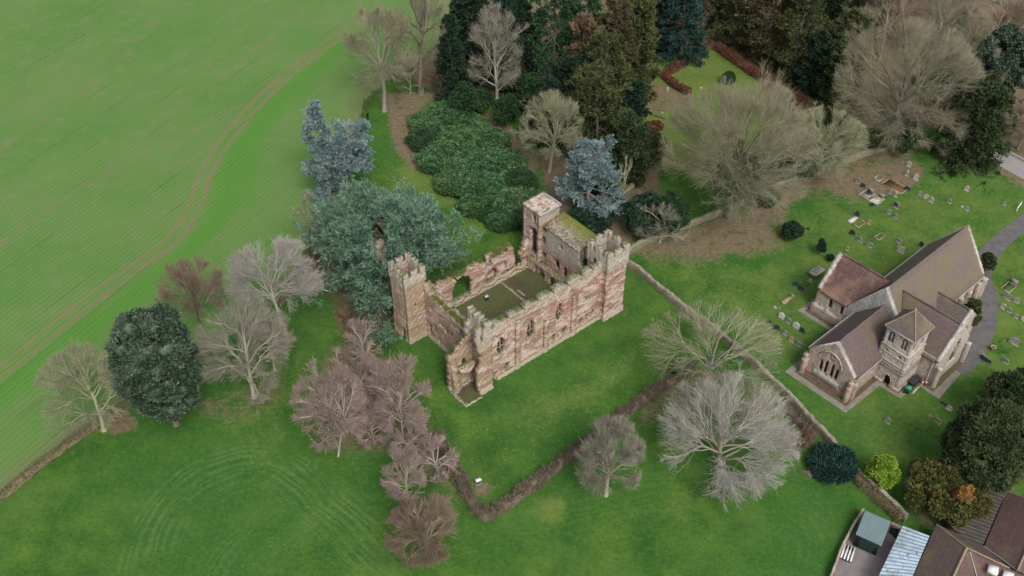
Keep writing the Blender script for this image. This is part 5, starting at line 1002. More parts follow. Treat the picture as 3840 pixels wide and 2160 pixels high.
# north transept (left): ridge along v at u = 14.1
def ntw(V_, Z):
    m = Z < 4.35
    for c in (10.95, 9.1): m &= ~arch(V_, Z, c - .25, c + .25, 2.1, 3.3, 3.8)
    return m
mesh('side_wall', [mask_wall(10.7, 11.3, 8.4, 13.3, 4.6, ntw, .15, 'v', amp=.02)], CS, church); mesh('window', [box(10.98, 11.02, 8.7, 11.3, 2.0, 3.9)], GLASS, church)
mesh('plinth', [mask_wall(10.25, 10.72, 8.4, 13.5, 2.0, lambda A, Z: (Z < 1.55 + .12 * np.sin(A * 3)), .24, 'v', amp=.06)], CS, church)
mesh('gable_wall', [mask_wall(10.7, 17.5, 12.7, 13.3, 9.1, lambda U, Z: gable(U, Z, 14.1, 3.4, 4.5, 8.95) & ~arch(U, Z, 13.4, 14.8, 1.8, 4.4, 5.4), .2, amp=.02)], CS, church)
roofpair('roof', 'v', 5.0, 13.05, 14.1, 3.4, 4.5, 8.85, RF3, trim=lambda s: (8.5, 13.05)); coping('v', 13.15, 14.1, 3.4, 4.5, 8.85, .5); ridge('v', 6.0, 13.0, 14.1, 8.9, RF3)
mesh('side_wall', [mask_wall(16.9, 17.5, 8.4, 12.7, 4.5, lambda A, Z: Z < 4.4, .4, 'v', amp=.02)], CS, church)
# south transept: ridge along v at u = 13.9
def stg(U, Z): return gable(U, Z, 13.9, 3.6, 4.6, 8.9) & ~arch(U, Z, 13.2, 15.3, 1.9, 4.0, 6.1)
mesh('gable_wall', [mask_wall(10.3, 17.5, -5.95, -5.35, 9.1, stg, .15, amp=.02)], CST, church)
w_ = mesh('window', [box(13.0, 15.5, -5.68, -5.62, 1.7, 6.3)], GLASS, church)
mesh('tracery', [box(13.86, 13.95, -5.8, -5.69, 1.9, 5.0), box(14.55, 14.64, -5.8, -5.69, 1.9, 5.0), box(13.3, 15.2, -5.8, -5.70, 3.9, 4.0)], CS, w_)
mesh('side_wall', [mask_wall(10.3, 10.9, -5.35, -.3, 4.7, lambda A, Z: Z < 4.55, .3, 'v', amp=.02), mask_wall(16.9, 17.5, -5.35, -.3, 4.7, lambda A, Z: Z < 4.55, .3, 'v', amp=.02)], CS, church)
roofpair('roof', 'v', -5.55, 3.2, 13.9, 3.6, 4.6, 8.8, RF1, trim=lambda s: (-5.55, -.2)); coping('v', -5.65, 13.9, 3.6, 4.6, 8.8, .45); ridge('v', -5.4, 3.0, 13.9, 8.85, RF1)
for u in (10.1, 17.2): mesh('buttress', [mask_wall(u, u + .55, -6.55, -5.9, 3.6, lambda A, Z: Z < 99, .25, amp=.02)], CST, church)
mesh('downpipe', [tubes(np.array([[[10.22, -5.2, 4.6], [10.2, -5.2, .1]]]), np.full((1, 2), .07), 6)], LEADW, church)
# porch beyond the transept
mesh('gable_wall', [mask_wall(18.0, 23.3, -4.2, -3.7, 6.2, lambda U, Z: gable(U, Z, 20.65, 2.65, 3.3, 5.95) & ~arch(U, Z, 19.9, 21.4, -.3, 1.9, 3.2), .17, amp=.02)], CS, church)
mesh('door', [box(19.8, 21.5, -3.95, -3.88, 0, 3.2)], DOORM, church)
mesh('side_wall', [mask_wall(18.0, 18.5, -3.7, -.3, 3.5, lambda A, Z: Z < 3.3, .4, 'v', amp=.02), mask_wall(22.8, 23.3, -3.7, -.3, 3.5, lambda A, Z: (Z < 3.3) & ~arch(A, Z, -2.6, -1.8, 1.3, 2.1, 2.5), .2, 'v', amp=.02)], CS, church)
roofpair('roof', 'v', -3.9, 1.2, 20.65, 2.65, 3.3, 5.85, RF4, trim=lambda s: (-3.9, -.2)); coping('v', -3.97, 20.65, 2.65, 3.3, 5.85, .42); ridge('v', -3.8, 1.0, 20.65, 5.9, RF4)
# tower
def tw(A, Z): return Z < 9.2
def twW(V_, Z):
    m = Z < 9.2
    m &= ~arch(V_, Z, -2.25, -1.4, -.3, 1.2, 1.85)
    for c in (-.45, -2.3): m &= ~arch(V_, Z, c - .42, c + .42, 6.8, 8.1, 8.6); m &= ~((V_ - c)**2 + (Z - 5.4)**2 < .05)
    return m
def twS(U, Z):
    m = Z < 9.2
    for c in (7.0, 8.9): m &= ~arch(U, Z, c - .4, c + .4, 6.8, 8.1, 8.6)
    return m & ~arch(U, Z, 7.7, 8.05, 3.9, 4.8, 5.1)
P = [mask_wall(6.25, 10.05, -3.4, -2.9, 9.3, twS, .14, amp=.02), mask_wall(6.25, 10.05, .0, .5, 9.3, tw, .3, amp=.02), mask_wall(6.25, 6.75, -2.9, 0, 9.3, twW, .14, 'v', amp=.02), mask_wall(9.55, 10.05, -2.9, 0, 9.3, tw, .3, 'v', amp=.02)]
tc = np.array([8.15, -1.45])
def tf(p):
    V, F = p; V = V.copy(); z = V[:, 2]; k = np.where(z < 3.9, 1.09, np.where(z < 6.1, 1.045, 1.0))[:, None]; V[:, :2] = tc + (V[:, :2] - tc) * k; return V, F
towr = mesh('tower', [tf(p) for p in P], CST, church)
for z, k, h_ in ((6.05, 2.06, .16), (5.05, 2.05, .1), (3.75, 2.12, .1), (3.3, 2.16, .1), (2.85, 2.2, .1)): mesh('string_course', [box(8.15 - k, 8.15 + k, -1.45 - k * 1.02, -1.45 + k * .98, z, z + h_)], TIMB if z < 4 else CS, towr)
lv = mesh('louvres', [box(6.45, 6.5, -3.0, .1, 6.7, 8.7), box(6.5, 9.8, -3.2, -3.15, 6.7, 8.7)] + [box(6.34, 6.45, -2.72, -.03, 6.9 + k * .24, 6.96 + k * .24) for k in range(7)], TIMB, towr)
for c in (-.45, -2.3): mesh('mullion', [box(6.27, 6.4, c - .05, c + .05, 6.8, 8.4)], CST, towr)
mesh('door', [box(6.35, 6.42, -2.4, -1.2, -.1, 1.95)], DOORM, towr)
mesh('door_surround', [tubes(np.array([[[5.96, -1.83 + .52 * math.cos(t), 1.15 + .78 * math.sin(t)] for t in np.linspace(0, math.pi, 11)]]), np.full((1, 11), .07), 5)], CST, towr)
mesh('plinth', [box(5.82, 6.1, -3.62, -2.35, 0, .5), box(5.82, 6.1, -1.3, .35, 0, .5), box(5.82, 10.2, -3.78, -3.6, 0, .45)], CS, church)
ov = 2.2; zb, zp = 9.15, 12.0; n = 12
for k in range(4):
    a = k * math.pi / 2; R = []
    for i in range(n + 1):
        s_ = i / n; hw = ov * (1 - s_) + .02; z = zb + (zp - zb) * s_ + (.10 * (1 - s_)**3)
        for t in np.linspace(-1, 1, 9): R.append((-hw, t * hw, z))
    V = rotz(np.array(R), a) + np.array([tc[0], tc[1], 0]); g = np.arange((n+1) * 9).reshape(n+1, 9); F = np.stack([g[:-1, :-1], g[1:, :-1], g[1:, 1:], g[:-1, 1:]], -1).reshape(-1, 4)
    mesh('spire_slope', [(V, F), (V - np.array([0, 0, .12]), F[:, ::-1])], RF4, towr)
hipm = church_stone('hip_tiles', (0.27, 0.21, 0.13), (0.19, 0.15, 0.11), (0.33, 0.27, 0.19))
for sx, sy in ((-1, -1), (-1, 1), (1, -1), (1, 1)): mesh('hip_tiles', [tubes(np.array([[[tc[0] + sx * ov * (1 - q), tc[1] + sy * ov * (1 - q), zb + (zp - zb) * q + .10 * (1 - q)**3] for q in np.linspace(0, 1, 7)]]), np.full((1, 7), .10), 6)], hipm, towr)
mesh('eaves_board', [box(tc[0] - ov - .04, tc[0] - ov + .06, tc[1] - ov, tc[1] + ov, 9.02, 9.24), box(tc[0] - ov + .06, tc[0] + ov, tc[1] - ov - .04, tc[1] - ov + .06, 9.02, 9.24)], LEADW, towr)
mesh('finial', [lathe([(.0, 12.0), (.09, 12.02), (.09, 12.2), (.04, 12.3), (.0, 12.55)], 6, tuple(tc))], COPE, towr)
ch_ = frame(O_H, A_H, 11.5, 1.0); mesh('chimney', [box(11.6, 12.0, .8, 1.25, 5.2, 7.0), box(11.55, 12.05, .75, 1.3, 7.0, 7.12)], CS, church); mesh('chimney_cowl', [box(11.62, 11.98, .85, 1.2, 7.12, 7.5)], WHITE, church)
# things standing against the tower
def churchprop(name, text, cat, u, v, r=0): p = frame(O_H, A_H, u, v); return prop(name, text, cat, (p[0], p[1], 0), A_H + r)
GREEN = plain('bin_green', (.012, .085, .045), .45, .4, .1); MINT = plain('lid_mint', (.05, .33, .22), .5, .3, .1); ORANGE = plain('cone_orange', (.55, .09, .03), .5, .3, .1); BLACK = plain('black_plastic', (.02, .02, .022), .5, .3, .1)
wb = churchprop('wheelie_bin', 'dark green wheelie bin with a mint-green lid below the church tower', 'bin', 6.9, -4.55, .3)
b_ = box(-.34, .34, -.36, .36, .08, 1.0); V = b_[0].copy(); V[:4, :2] *= .8; mesh('body', [(V, b_[1])], GREEN, wb); mesh('lid', [box(-.37, .37, -.4, .38, 1.0, 1.08), box(-.28, .28, -.3, .28, 1.08, 1.12)], MINT, wb)
for sx in (-1, 1): w__ = lathe([(0, -.03), (.12, -.03), (.12, .03), (0, .03)], 10); V = w__[0][:, [2, 0, 1]].copy(); V[:, 0] += sx * .3; V[:, 1] += .34; V[:, 2] += .12; mesh('wheel', [(V, w__[1])], BLACK, wb)
bb = churchprop('oil_tank', 'black lidded bunker in the angle between the church tower and the transept', 'storage bunker', 8.9, -4.3); mesh('body', [box(-.9, .9, -.35, .35, 0, .8)], BLACK, bb); mesh('lid', [slab([(-.95, -.4, .82), (.95, -.4, .82), (.95, .4, 1.0), (-.95, .4, 1.0)], .05)[i] for i in range(3)], DARKM, bb)
pk = churchprop('pale_plank', 'pale plank lying between the green bin and the orange cones', 'plank', 8.5, -5.05, .05); mesh('board', [box(-1.3, 1.3, -.14, .14, .02, .10)], church_stone('plank_wood', (.5, .47, .4), (.4, .36, .3), (.6, .57, .5)), pk); mesh('batten', [box(-1.1, -1.0, -.2, .2, .10, .14), box(1.0, 1.1, -.2, .2, .10, .14)], CS, pk)
for i, (u, v, tx) in enumerate(((9.9, -5.0, 'orange traffic cone nearest the pale plank by the church transept'), (10.25, -5.35, 'orange traffic cone against the transept buttress'))):
    c_ = churchprop('traffic_cone', tx, 'traffic cone', u, v, i); mesh('cone', [lathe([(.2, .04), (.13, .25), (.12, .27), (.04, .62), (0, .64)], 10)], ORANGE, c_); mesh('base', [box(-.26, .26, -.26, .26, 0, .04)], ORANGE, c_); mesh('white_band', [lathe([(.135, .26), (.10, .42), (.09, .42)], 10)], WHITE, c_)
# ------------------------------------------------------------------ boundary walls
WSTONE = church_stone('boundary_stone', (0.22, 0.185, 0.13), (0.13, 0.11, 0.08), (0.36, 0.33, 0.26)); WMOSS = church_stone('boundary_mossy', (0.19, 0.19, 0.11), (0.11, 0.12, 0.06), (0.33, 0.31, 0.25)); WTOP = church_stone('wall_coping', (0.24, 0.215, 0.16), (0.14, 0.125, 0.09), (0.38, 0.35, 0.28))
def line_wall(kind, text, pts, w, h, m, seed=0, cap=None, capw=.12, fall=0):
    C = smooth(pix(pts), 3); root = empty(kind, (C[0][0], C[0][1], 0)); label(root, text, 'wall'); seg = np.linalg.norm(np.diff(C, axis=0), axis=1); s = np.r_[0, np.cumsum(seg)]; k = int(s[-1] / .3); u = np.linspace(0, s[-1], k)
    c = np.stack([np.interp(u, s, C[:, 0]), np.interp(u, s, C[:, 1])], 1) - C[0]; T = nrm(np.gradient(c, axis=0)); N = np.stack([-T[:, 1], T[:, 0]], 1); rg2 = np.random.default_rng(seed)
    hv = h * (1 + .07 * np.sin(u * .8) + .05 * np.sin(u * 2.9)) + rg2.normal(0, .035, k); hh_ = hv[:, None]
    def strip(prof):
        V = np.stack([np.hstack([c + N * px_, (hh_ * f + dz)]) for px_, f, dz in prof], 1); V += rg2.normal(0, .02, V.shape); n = len(prof); I = np.arange(k * n).reshape(k, n)
        F = [np.stack([I[:-1, :-1], I[1:, :-1], I[1:, 1:], I[:-1, 1:]], -1).reshape(-1, 4), I[:1, :][:, ::-1], I[-1:, :]]; return [(V.reshape(-1, 3), f) for f in F]
    hw = w / 2; mesh('masonry', strip([(-hw, 0, -.1), (-hw, .5, 0), (-hw * .95, 1, 0), (hw * .95, 1, 0), (hw, .5, 0), (hw, 0, -.1)]), m, root)
    cw_ = capw; mesh('coping', strip([(-hw - .04, 1, -.06), (-hw * .7, 1, cw_), (hw * .7, 1, cw_), (hw + .04, 1, -.06)]), cap or WTOP, root); return root
line_wall('churchyard_wall', 'long grey stone wall running from the crenellated right tower down to the metal-roofed shed', [(1572, 668), (1610, 692), (1680, 752), (1760, 812), (1850, 882), (1935, 960), (2010, 1035), (2078, 1108), (2120, 1160), (2160, 1205), (2215, 1252), (2255, 1288), (2275, 1312)], .45, 1.3, WSTONE, 1)
line_wall('mossy_wall', 'mossy stone wall between the woodland and the leaf-strewn churchyard edge', [(1578, 640), (1615, 618), (1650, 604), (1720, 575), (1800, 545), (1880, 510), (1960, 472), (2040, 440), (2120, 412), (2200, 385), (2262, 366), (2300, 348)], .5, 1.1, WMOSS, 2, cap=WMOSS)
# straw-covered bank on the churchyard wall by the lime bush
hedge('grassy_wall_bank', 'straw-coloured dead growth along the churchyard wall beside the lime-green bush', [(2128, 1182), (2165, 1222), (2215, 1268), (2252, 1300), (2262, 1318)], 1.0, 1.3, HEDGE_T, dens=260, L=.4, cat='overgrown bank', seed=7)
hedge('ivy_strip', 'brown dead bracken along the foot of the churchyard wall', [(1960, 1010), (2010, 1060), (2050, 1105)], 1.6, .5, HEDGE_B, dens=220, L=.4, cat='undergrowth', seed=9)
hedge('field_fence_growth', 'low tangled growth where the crop field meets the blue cedar', [(700, 770), (760, 672), (798, 585), (838, 500), (872, 410), (895, 330)], .9, .3, HEDGE_T, dens=110, L=.35, cat='undergrowth', seed=11)
FW = plain('fence_wood', (.14, .115, .085), .9, .1)
F0 = smooth(pix([(905, 305), (930, 262), (958, 222)]), 3); fr = empty('field_fence', (F0[0][0], F0[0][1], 0)); label(fr, 'low wooden post and rail fence between the crop field and the walker', 'fence')
for i in range(0, len(F0), 1): p_ = F0[i] - F0[0]; mesh('post', [box(p_[0] - .06, p_[0] + .06, p_[1] - .06, p_[1] + .06, 0, 1.1)], FW, fr)
for z in (.5, .9): mesh('rail', [tubes(np.array([[[*(q_ - F0[0]), z] for q_ in F0]]), np.full((1, len(F0)), .04), 4)], FW, fr)

# ------------------------------------------------------------------ graves
ST_G = church_stone('grave_grey', (.24, .25, .235), (.15, .16, .15), (.34, .35, .33)); ST_D = plain('grave_dark', (.05, .06, .075), .4, .4, .2); ST_P = church_stone('grave_pale', (.40, .40, .35), (.27, .28, .23), (.52, .52, .46)); ST_T = church_stone('grave_tan', (.36, .29, .17), (.26, .20, .12), (.45, .38, .25)); ST_W = plain('grave_white', (.58, .58, .54), .6, .2, .12); LEAFY = plain('grave_leaf_bed', (.17, .10, .06), .95, .1, .4, 4.)
GM = {'g': (ST_G, 'grey'), 'd': (ST_D, 'dark'), 'p': (ST_P, 'pale'), 't': (ST_T, 'tan'), 'w': (ST_W, 'white')}
def stone_shape(w, h, t, kind):
    n = 9
    if kind == 'round': top = [(math.cos(a) * w / 2, h - w * .32 + math.sin(a) * w * .32) for a in np.linspace(0, math.pi, n)]
    elif kind == 'point': top = [(w / 2, h * .72), (w * .28, h * .88), (0, h), (-w * .28, h * .88), (-w / 2, h * .72)]
    elif kind == 'shoulder': top = [(w / 2, h * .78), (w * .36, h * .8), (w * .3, h * .93), (0, h), (-w * .3, h * .93), (-w * .36, h * .8), (-w / 2, h * .78)]
    else: top = [(w / 2, h), (-w / 2, h)]
    P = [(w / 2, -.1)] + top + [(-w / 2, -.1)]; k = len(P); V = np.array([(-t / 2, y, z) for y, z in P] + [(t / 2, y, z) for y, z in P])
    return [(V, np.array([list(range(k))[::-1]])), (V, np.array([list(range(k, 2 * k))])), (V, np.array([(i, (i+1) % k, k + (i+1) % k, k + i) for i in range(k)]))]
def Zc(ox, oy, s): return lambda x, y: ((ox + x * s) / K, (oy + y * s) / K)
za_ = Zc(3100, 600, .2873); zb_ = Zc(2900, 800, .55197); zg_ = Zc(2340, 150, .2554)
GRAVES = [  # position, colour, shape, width, height, label
 (za_(980, 45), 'g', 'flat', .8, .4, 'low grey stone lying at the leaf-strewn top of the churchyard, nearest the spreading yew'),
 (za_(1068, 80), 'p', 'round', .85, 1.1, 'pale rounded headstone, topmost of the column of three pale stones below the spreading yew'),
 (za_(1040, 200), 'p', 'point', .6, 1.3, 'tall slim pale headstone, middle of the column of three below the spreading yew'),
 (za_(1155, 255), 'p', 'shoulder', .9, 1.3, 'tall pale shouldered headstone, lowest of the column of three below the spreading yew'),
 (za_(395, 295), 'g', 'round', .95, 1.1, 'grey rounded headstone at the left end of the leafy bed, against the bare earth'),
 (za_(470, 355), 'd', 'flat', .95, .8, 'dark square headstone directly above the large double kerbed grave'),
 (za_(895, 475), 'p', 'round', .55, 1.0, 'narrow cream headstone just below the leaf-covered grave bed'),
 (za_(820, 430), 'g', 'round', .8, .7, 'short grey headstone left of the narrow cream one'),
 (za_(1045, 395), 'd', 'flat', 1.0, .8, 'dark blue-grey square headstone at the lower right corner of the leaf bed'),
 (za_(1210, 455), 'g', 'round', .8, .75, 'small grey headstone, leftmost of three together in the middle of the upper lawn'),
 (za_(1290, 495), 'p', 'shoulder', .9, .8, 'weathered pale headstone, middle of three together in the upper lawn'),
 (za_(1355, 545), 'p', 'round', .95, 1.1, 'whitish rounded headstone, rightmost of three together in the upper lawn'),
 (za_(1820, 395), 'p', 'point', .85, 1.1, 'isolated pale pointed headstone high on the right of the churchyard lawn'),
 (za_(1595, 555), 'g', 'round', .8, .9, 'green-grey headstone above the ridge of the nave, alone'),
 (za_(1765, 622), 'w', 'flat', .4, .4, 'tiny white marker beside a grey headstone above the nave gable'),
 (za_(1820, 655), 'g', 'round', .8, .8, 'grey headstone right of the tiny white marker'),
 (za_(895, 620), 'g', 'flat', 1.1, 1.3, 'big square grey headstone with a dark panel in the middle of the churchyard'),
 (za_(805, 695), 'g', 'round', .9, .85, 'grey headstone left of the pair below the big square stone'),
 (za_(885, 745), 'g', 'shoulder', .95, .85, 'grey headstone right of the pair below the big square stone'),
 (za_(590, 600), 'd', 'round', .8, .7, 'black headstone at the lower corner of the large double kerbed grave'),
 (za_(393, 730), 'd', 'round', .8, 1.0, 'black headstone at the head of the white grave slab'),
 (za_(545, 830), 't', 'point', .7, .9, 'brown headstone right of the tan kerbed grave'),
 (za_(330, 975), 'd', 'round', 1.0, 1.1, 'dark headstone, first of a slanting row of three behind the transept'),
 (za_(425, 1055), 'g', 'shoulder', .95, .9, 'grey headstone, second of a slanting row of three behind the transept'),
 (za_(550, 1130), 'g', 'flat', 1.1, .9, 'grey flat-topped headstone, third of a slanting row of three behind the transept'),
 (za_(925, 1070), 'g', 'round', 1.1, .9, 'leaning grey headstone just above the whitest stone near the nave roof'),
 (za_(955, 1200), 'p', 'flat', 1.2, 1.2, 'large whitish headstone nearest the long slope of the nave roof'),
 (za_(1230, 1125), 'd', 'shoulder', .8, 1.0, 'dark headstone half hidden behind the nave roof edge'),
 (za_(262, 1175), 't', 'round', .6, .8, 'tan headstone close to the transept gable'),
 (za_(2310, 585), 'g', 'round', .7, .7, 'faint grey headstone near the leafy corner by the road'),
 (zb_(235, 112), 'd', 'round', .5, .5, 'small dark stone right of the largest churchyard bush'),
 (zb_(150, 492), 'd', 'round', .85, .9, 'dark headstone, left of the pair beside the stone table tomb'),
 (zb_(187, 522), 'd', 'shoulder', .9, 1.0, 'navy-black headstone, right of the pair beside the stone table tomb'),
 (zb_(250, 465), 't', 'round', .8, .7, 'tan headstone at the corner of the stone table tomb'),
 (zb_(10, 645), 'w', 'flat', .6, .4, 'low white stone at the upper end of the row along the wall'),
 (zb_(38, 655), 'g', 'round', .5, .5, 'little grey stone beside the low white stone at the upper end of the wall row'),
 (zb_(52, 712), 'w', 'shoulder', 1.0, 1.1, 'white headstone, upper one of the two bright ones left of the chancel'),
 (zb_(102, 742), 'g', 'round', .9, .9, 'grey headstone between the two bright white ones left of the chancel'),
 (zb_(152, 778), 'w', 'shoulder', 1.15, 1.2, 'brightest white headstone, lower one of the two left of the chancel'),
 (zb_(195, 808), 'd', 'round', .9, 1.0, 'dark green-black headstone right of the brightest white one'),
 (zb_(22, 790), 'd', 'round', .9, 1.0, 'dark headstone, uppermost of the front row under the bare branches'),
 (zb_(76, 822), 'g', 'round', .8, .8, 'grey headstone, second of the front row under the bare branches'),
 (zb_(120, 868), 't', 'round', .85, .9, 'reddish-tan headstone, third of the front row left of the chancel'),
 (zb_(172, 900), 'g', 'flat', 1.0, .9, 'grey slab-like headstone nearest the chancel corner'),
 (zb_(35, 940), 'g', 'round', .8, .8, 'grey headstone almost hidden by the branches at the churchyard wall'),
 (zb_(-30, 750), 'd', 'round', .8, .9, 'dark headstone farthest left in the rows beside the wall'),
 (zb_(1580, 578), 'g', 'flat', 1.3, 1.1, 'broad blue-grey headstone below the kerbed grave right of the nave'),
 (zb_(1647, 602), 'g', 'round', .9, .9, 'grey headstone right of the broad blue-grey one'),
 (zb_(1556, 642), 'p', 'round', .8, .9, 'pale headstone, left of the pair right of the church bush'),
 (zb_(1597, 668), 'g', 'round', .8, .9, 'grey headstone, right of the pair right of the church bush'),
 (zb_(1642, 706), 'g', 'round', .8, .7, 'short grey headstone near the right edge below the pair'),
 (zb_(1695, 728), 'w', 'shoulder', .7, .9, 'white headstone cut by the right edge of the picture'),
 (zb_(1628, 885), 'g', 'flat', 1.4, 1.2, 'largest grey headstone on the right, across the path from the transept'),
 (zb_(1440, 1005), 'd', 'flat', 1.8, .7, 'long low dark headstone across the path from the transept gable'),
 (zb_(1415, 980), 'g', 'round', .8, .8, 'grey headstone at the upper end of the long low dark one'),
 (zb_(1572, 1012), 'g', 'round', 1.0, .9, 'grey headstone above the big olive yew at the right'),
 (zb_(1192, 1332), 'p', 'round', .9, .7, 'pale leaning headstone beside the big olive yew'),
 (zb_(1160, 1300), 'd', 'flat', 1.2, .4, 'low dark stone just above the pale leaning headstone by the big olive yew'),
 (zb_(772, 1418), 'g', 'point', .9, 1.0, 'lone grey headstone in the grass between the chancel and the lime bush'),
 (zb_(1060, 1390), 't', 'round', .8, .6, 'tan stone left of a brown one below the transept'),
 (zb_(1112, 1418), 't', 'flat', 1.0, .8, 'brown headstone in the shade of the big olive yew'),
 (zg_(635, 745), 'w', 'round', .5, .8, 'small white post-like stone beside the russet garden hedge'),
 (zg_(350, 950), 'w', 'flat', .3, .5, 'white marker stone, farthest of a row of five on the garden lawn'), (zg_(295, 990), 'w', 'flat', .3, .5, 'white marker stone, second farthest of five on the garden lawn'), (zg_(240, 1025), 'w', 'flat', .32, .5, 'white marker stone, middle of a row of five on the garden lawn'), (zg_(155, 1055), 'w', 'flat', .35, .6, 'white marker stone, second nearest of five on the garden lawn'), (zg_(90, 1075), 'w', 'flat', .3, .4, 'white marker stone, nearest of a row of five on the garden lawn'),
 (zg_(555, 1080), 'w', 'point', .6, .4, 'white cross-like marker on the garden lawn above the rusty heap'), (zg_(1130, 715), 'w', 'flat', .5, .35, 'lone white stone in the open part of the garden lawn'), (zg_(530, 1300), 'p', 'round', .5, 1.0, 'pale stone standing at the right end of the rusty heap')]
for i, ((x, y), c, sh, w, h, text) in enumerate(GRAVES):
    g_ = at(x, y); r = empty('gravestone', (g_[0], g_[1], 0), A_H + .12 * math.sin(i * 2.7)); r.rotation_euler[1] = .07 * math.sin(i * 5.1); r.rotation_euler[0] = .05 * math.sin(i * 3.3)
    label(r, text, 'gravestone', 'gravestones in the churchyard'); w *= .88; h *= .9; mesh('headstone', stone_shape(w, h, .13, sh), GM[c][0], r)
    if h > .6: mesh('base', [box(-.2, .2, -w / 2 - .08, w / 2 + .08, -.05, .10)], GM[c][0] if c != 'w' else ST_G, r)
    if i == 16: mesh('panel', [box(-.085, -.068, -.35, .35, .4, 1.0)], ST_D, r)
def kerb(text, pos, L, Wd, c, fill=None, rot=0.0, name='kerbed_grave'):
    g_ = at(*pos); r = empty(name, (g_[0], g_[1], 0), A_H + rot); label(r, text, 'grave'); t = .14
    mesh('kerb', [box(-L/2, L/2, -Wd/2, -Wd/2 + t, 0, .18), box(-L/2, L/2, Wd/2 - t, Wd/2, 0, .18), box(-L/2, -L/2 + t, -Wd/2 + t, Wd/2 - t, 0, .18), box(L/2 - t, L/2, -Wd/2 + t, Wd/2 - t, 0, .18)], GM[c][0], r)
    if fill: mesh('grave_bed', [box(-L/2 + t, L/2 - t, -Wd/2 + t, Wd/2 - t, 0, .09)], fill, r)
    return r
k1 = kerb('large pale double kerbed grave with dark squares on the upper churchyard lawn', za_(585, 490), 2.3, 3.6, 'p', ST_P); mesh('dark_inset', [box(.1, .9, .3, 1.3, .09, .13)], ST_D, k1); mesh('dark_inset', [box(-.9, .2, -.25, .05, .09, .13)], ST_D, k1); mesh('headstone', [box(.95, 1.1, .5, 1.4, .18, .8), box(.95, 1.1, -1.5, -.6, .18, .8)], ST_G, k1)
kerb('small empty pale kerb ring on the leafy bed near the mossy wall', za_(680, 240), 1.7, 1.2, 'p'); kerb('leaf-covered kerbed grave bed in the brown patch of the churchyard', za_(890, 350), 2.2, 3.8, 't', LEAFY)
kerb('tan kerbed grave right of the white slab', za_(415, 830), 2.0, 1.5, 't'); kerb('faint sunken kerb in the grass behind the transept', za_(690, 1005), 1.9, 1.0, 't'); kk_ = kerb('cream kerbed grave at the right edge beyond the nave', zb_(1598, 505), 2.3, 1.4, 't', plain('grave_turf', (.07, .13, .04), .95, .1)); mesh('headstone', [box(1.2, 1.35, -.6, .6, 0, .9)], ST_G, kk_)
g_ = at(*za_(338, 782)); r = empty('ledger_slab', (g_[0], g_[1], 0), A_H); label(r, 'bright white grave slab in front of a black headstone', 'grave'); mesh('slab', [box(-.95, .95, -.4, .4, .02, .16)], ST_W, r); mesh('base', [box(-1.05, 1.05, -.5, .5, 0, .03)], ST_G, r)
g_ = at(*zb_(290, 415)); r = empty('table_tomb', (g_[0], g_[1], 0), A_H); label(r, 'stone table tomb with a dark recessed top left of the transept', 'tomb'); mesh('chest', [box(-.95, .95, -.5, .5, 0, .6)], ST_T, r); mesh('top_slab', [box(-1.15, 1.15, -.68, .68, .6, .74)], ST_P, r); mesh('inset', [box(-.75, .75, -.36, .36, .74, .755)], ST_G, r)
g_ = at(*zb_(92, 592)); r = empty('ledger_slab', (g_[0], g_[1], 0), A_H); label(r, 'long tan ledger slab flat in the grass left of the transept', 'grave'); mesh('slab', [box(-1.1, 1.1, -.35, .35, 0, .22)], ST_T, r); mesh('headstone', [box(1.1, 1.25, -.3, .3, 0, .5)], ST_G, r)
g_ = at(*zb_(1487, 928)); r = empty('stone_planter', (g_[0], g_[1], 0)); label(r, 'round brown stone planter in the grass above the long low dark headstone', 'planter'); mesh('bowl', [lathe([(.2, 0), (.28, .1), (.3, .5), (.42, .62), (.34, .64), (.28, .5), (0, .45)], 12)], ST_T, r); mesh('soil', [lathe([(.28, .52), (0, .54)], 12)], LEAFY, r)
g_ = at(*zg_(430, 1295)); r = empty('rusty_heap', (g_[0], g_[1], 0), .2); label(r, 'rust-red heap of cut bracken on the garden lawn beside the huge domed tree', 'heap'); hp = clump_parts(900, 1.9, .6, .35, .05, nc=18, m=140, cr=(.3, .5), L=.3, Wd=.06, bottom=-.1); mesh('leaf_pile', hp[1], leaf_mat('heap_red', (.17, .05, .03), (.10, .035, .025), (.22, .075, .04)), r)
g_ = at(*zg_(515, 1135)); r = empty('fallen_log', (g_[0], g_[1], 0), -.5); label(r, 'dark fallen log on the garden lawn above the rusty heap', 'log'); mesh('log', [tubes(np.array([[[-1.2, 0, .18], [-.4, .05, .2], [.5, 0, .18], [1.3, -.1, .16]]]), np.array([[.16, .17, .15, .1]]), 7)], TW_DARK, r)
g_ = at(*za_(2500, 640)); r = empty('white_rail', (g_[0], g_[1], 0), math.radians(52)); label(r, 'short white rail beside the tarmac path at the right edge', 'rail'); mesh('rail', [box(-1.1, 1.1, -.06, .06, .8, .95)], WHITE, r)
for x_ in (-1, 1): mesh('post', [box(x_ - .06, x_ + .06, -.05, .05, 0, .8)], WHITE, r)
# small wood-chip bed with stump by the dark bush
g_ = at(2040, 1190); r = empty('tree_stump', (g_[0], g_[1], 0)); label(r, 'cut stump in a ring of wood chips left of the dark bush on the wall', 'stump'); mesh('stump', [lathe([(.55, 0), (.42, .15), (.38, .4), (0, .42)], 11)], TW_TAN, r); mesh('roots', [tubes(np.array([[[math.cos(a) * .3, math.sin(a) * .3, .12], [math.cos(a) * .9, math.sin(a) * .9, .0]] for a in (0.3, 1.7, 2.9, 4.4, 5.5)]), np.array([[.12, .04]] * 5), 5)], TW_TAN, r)

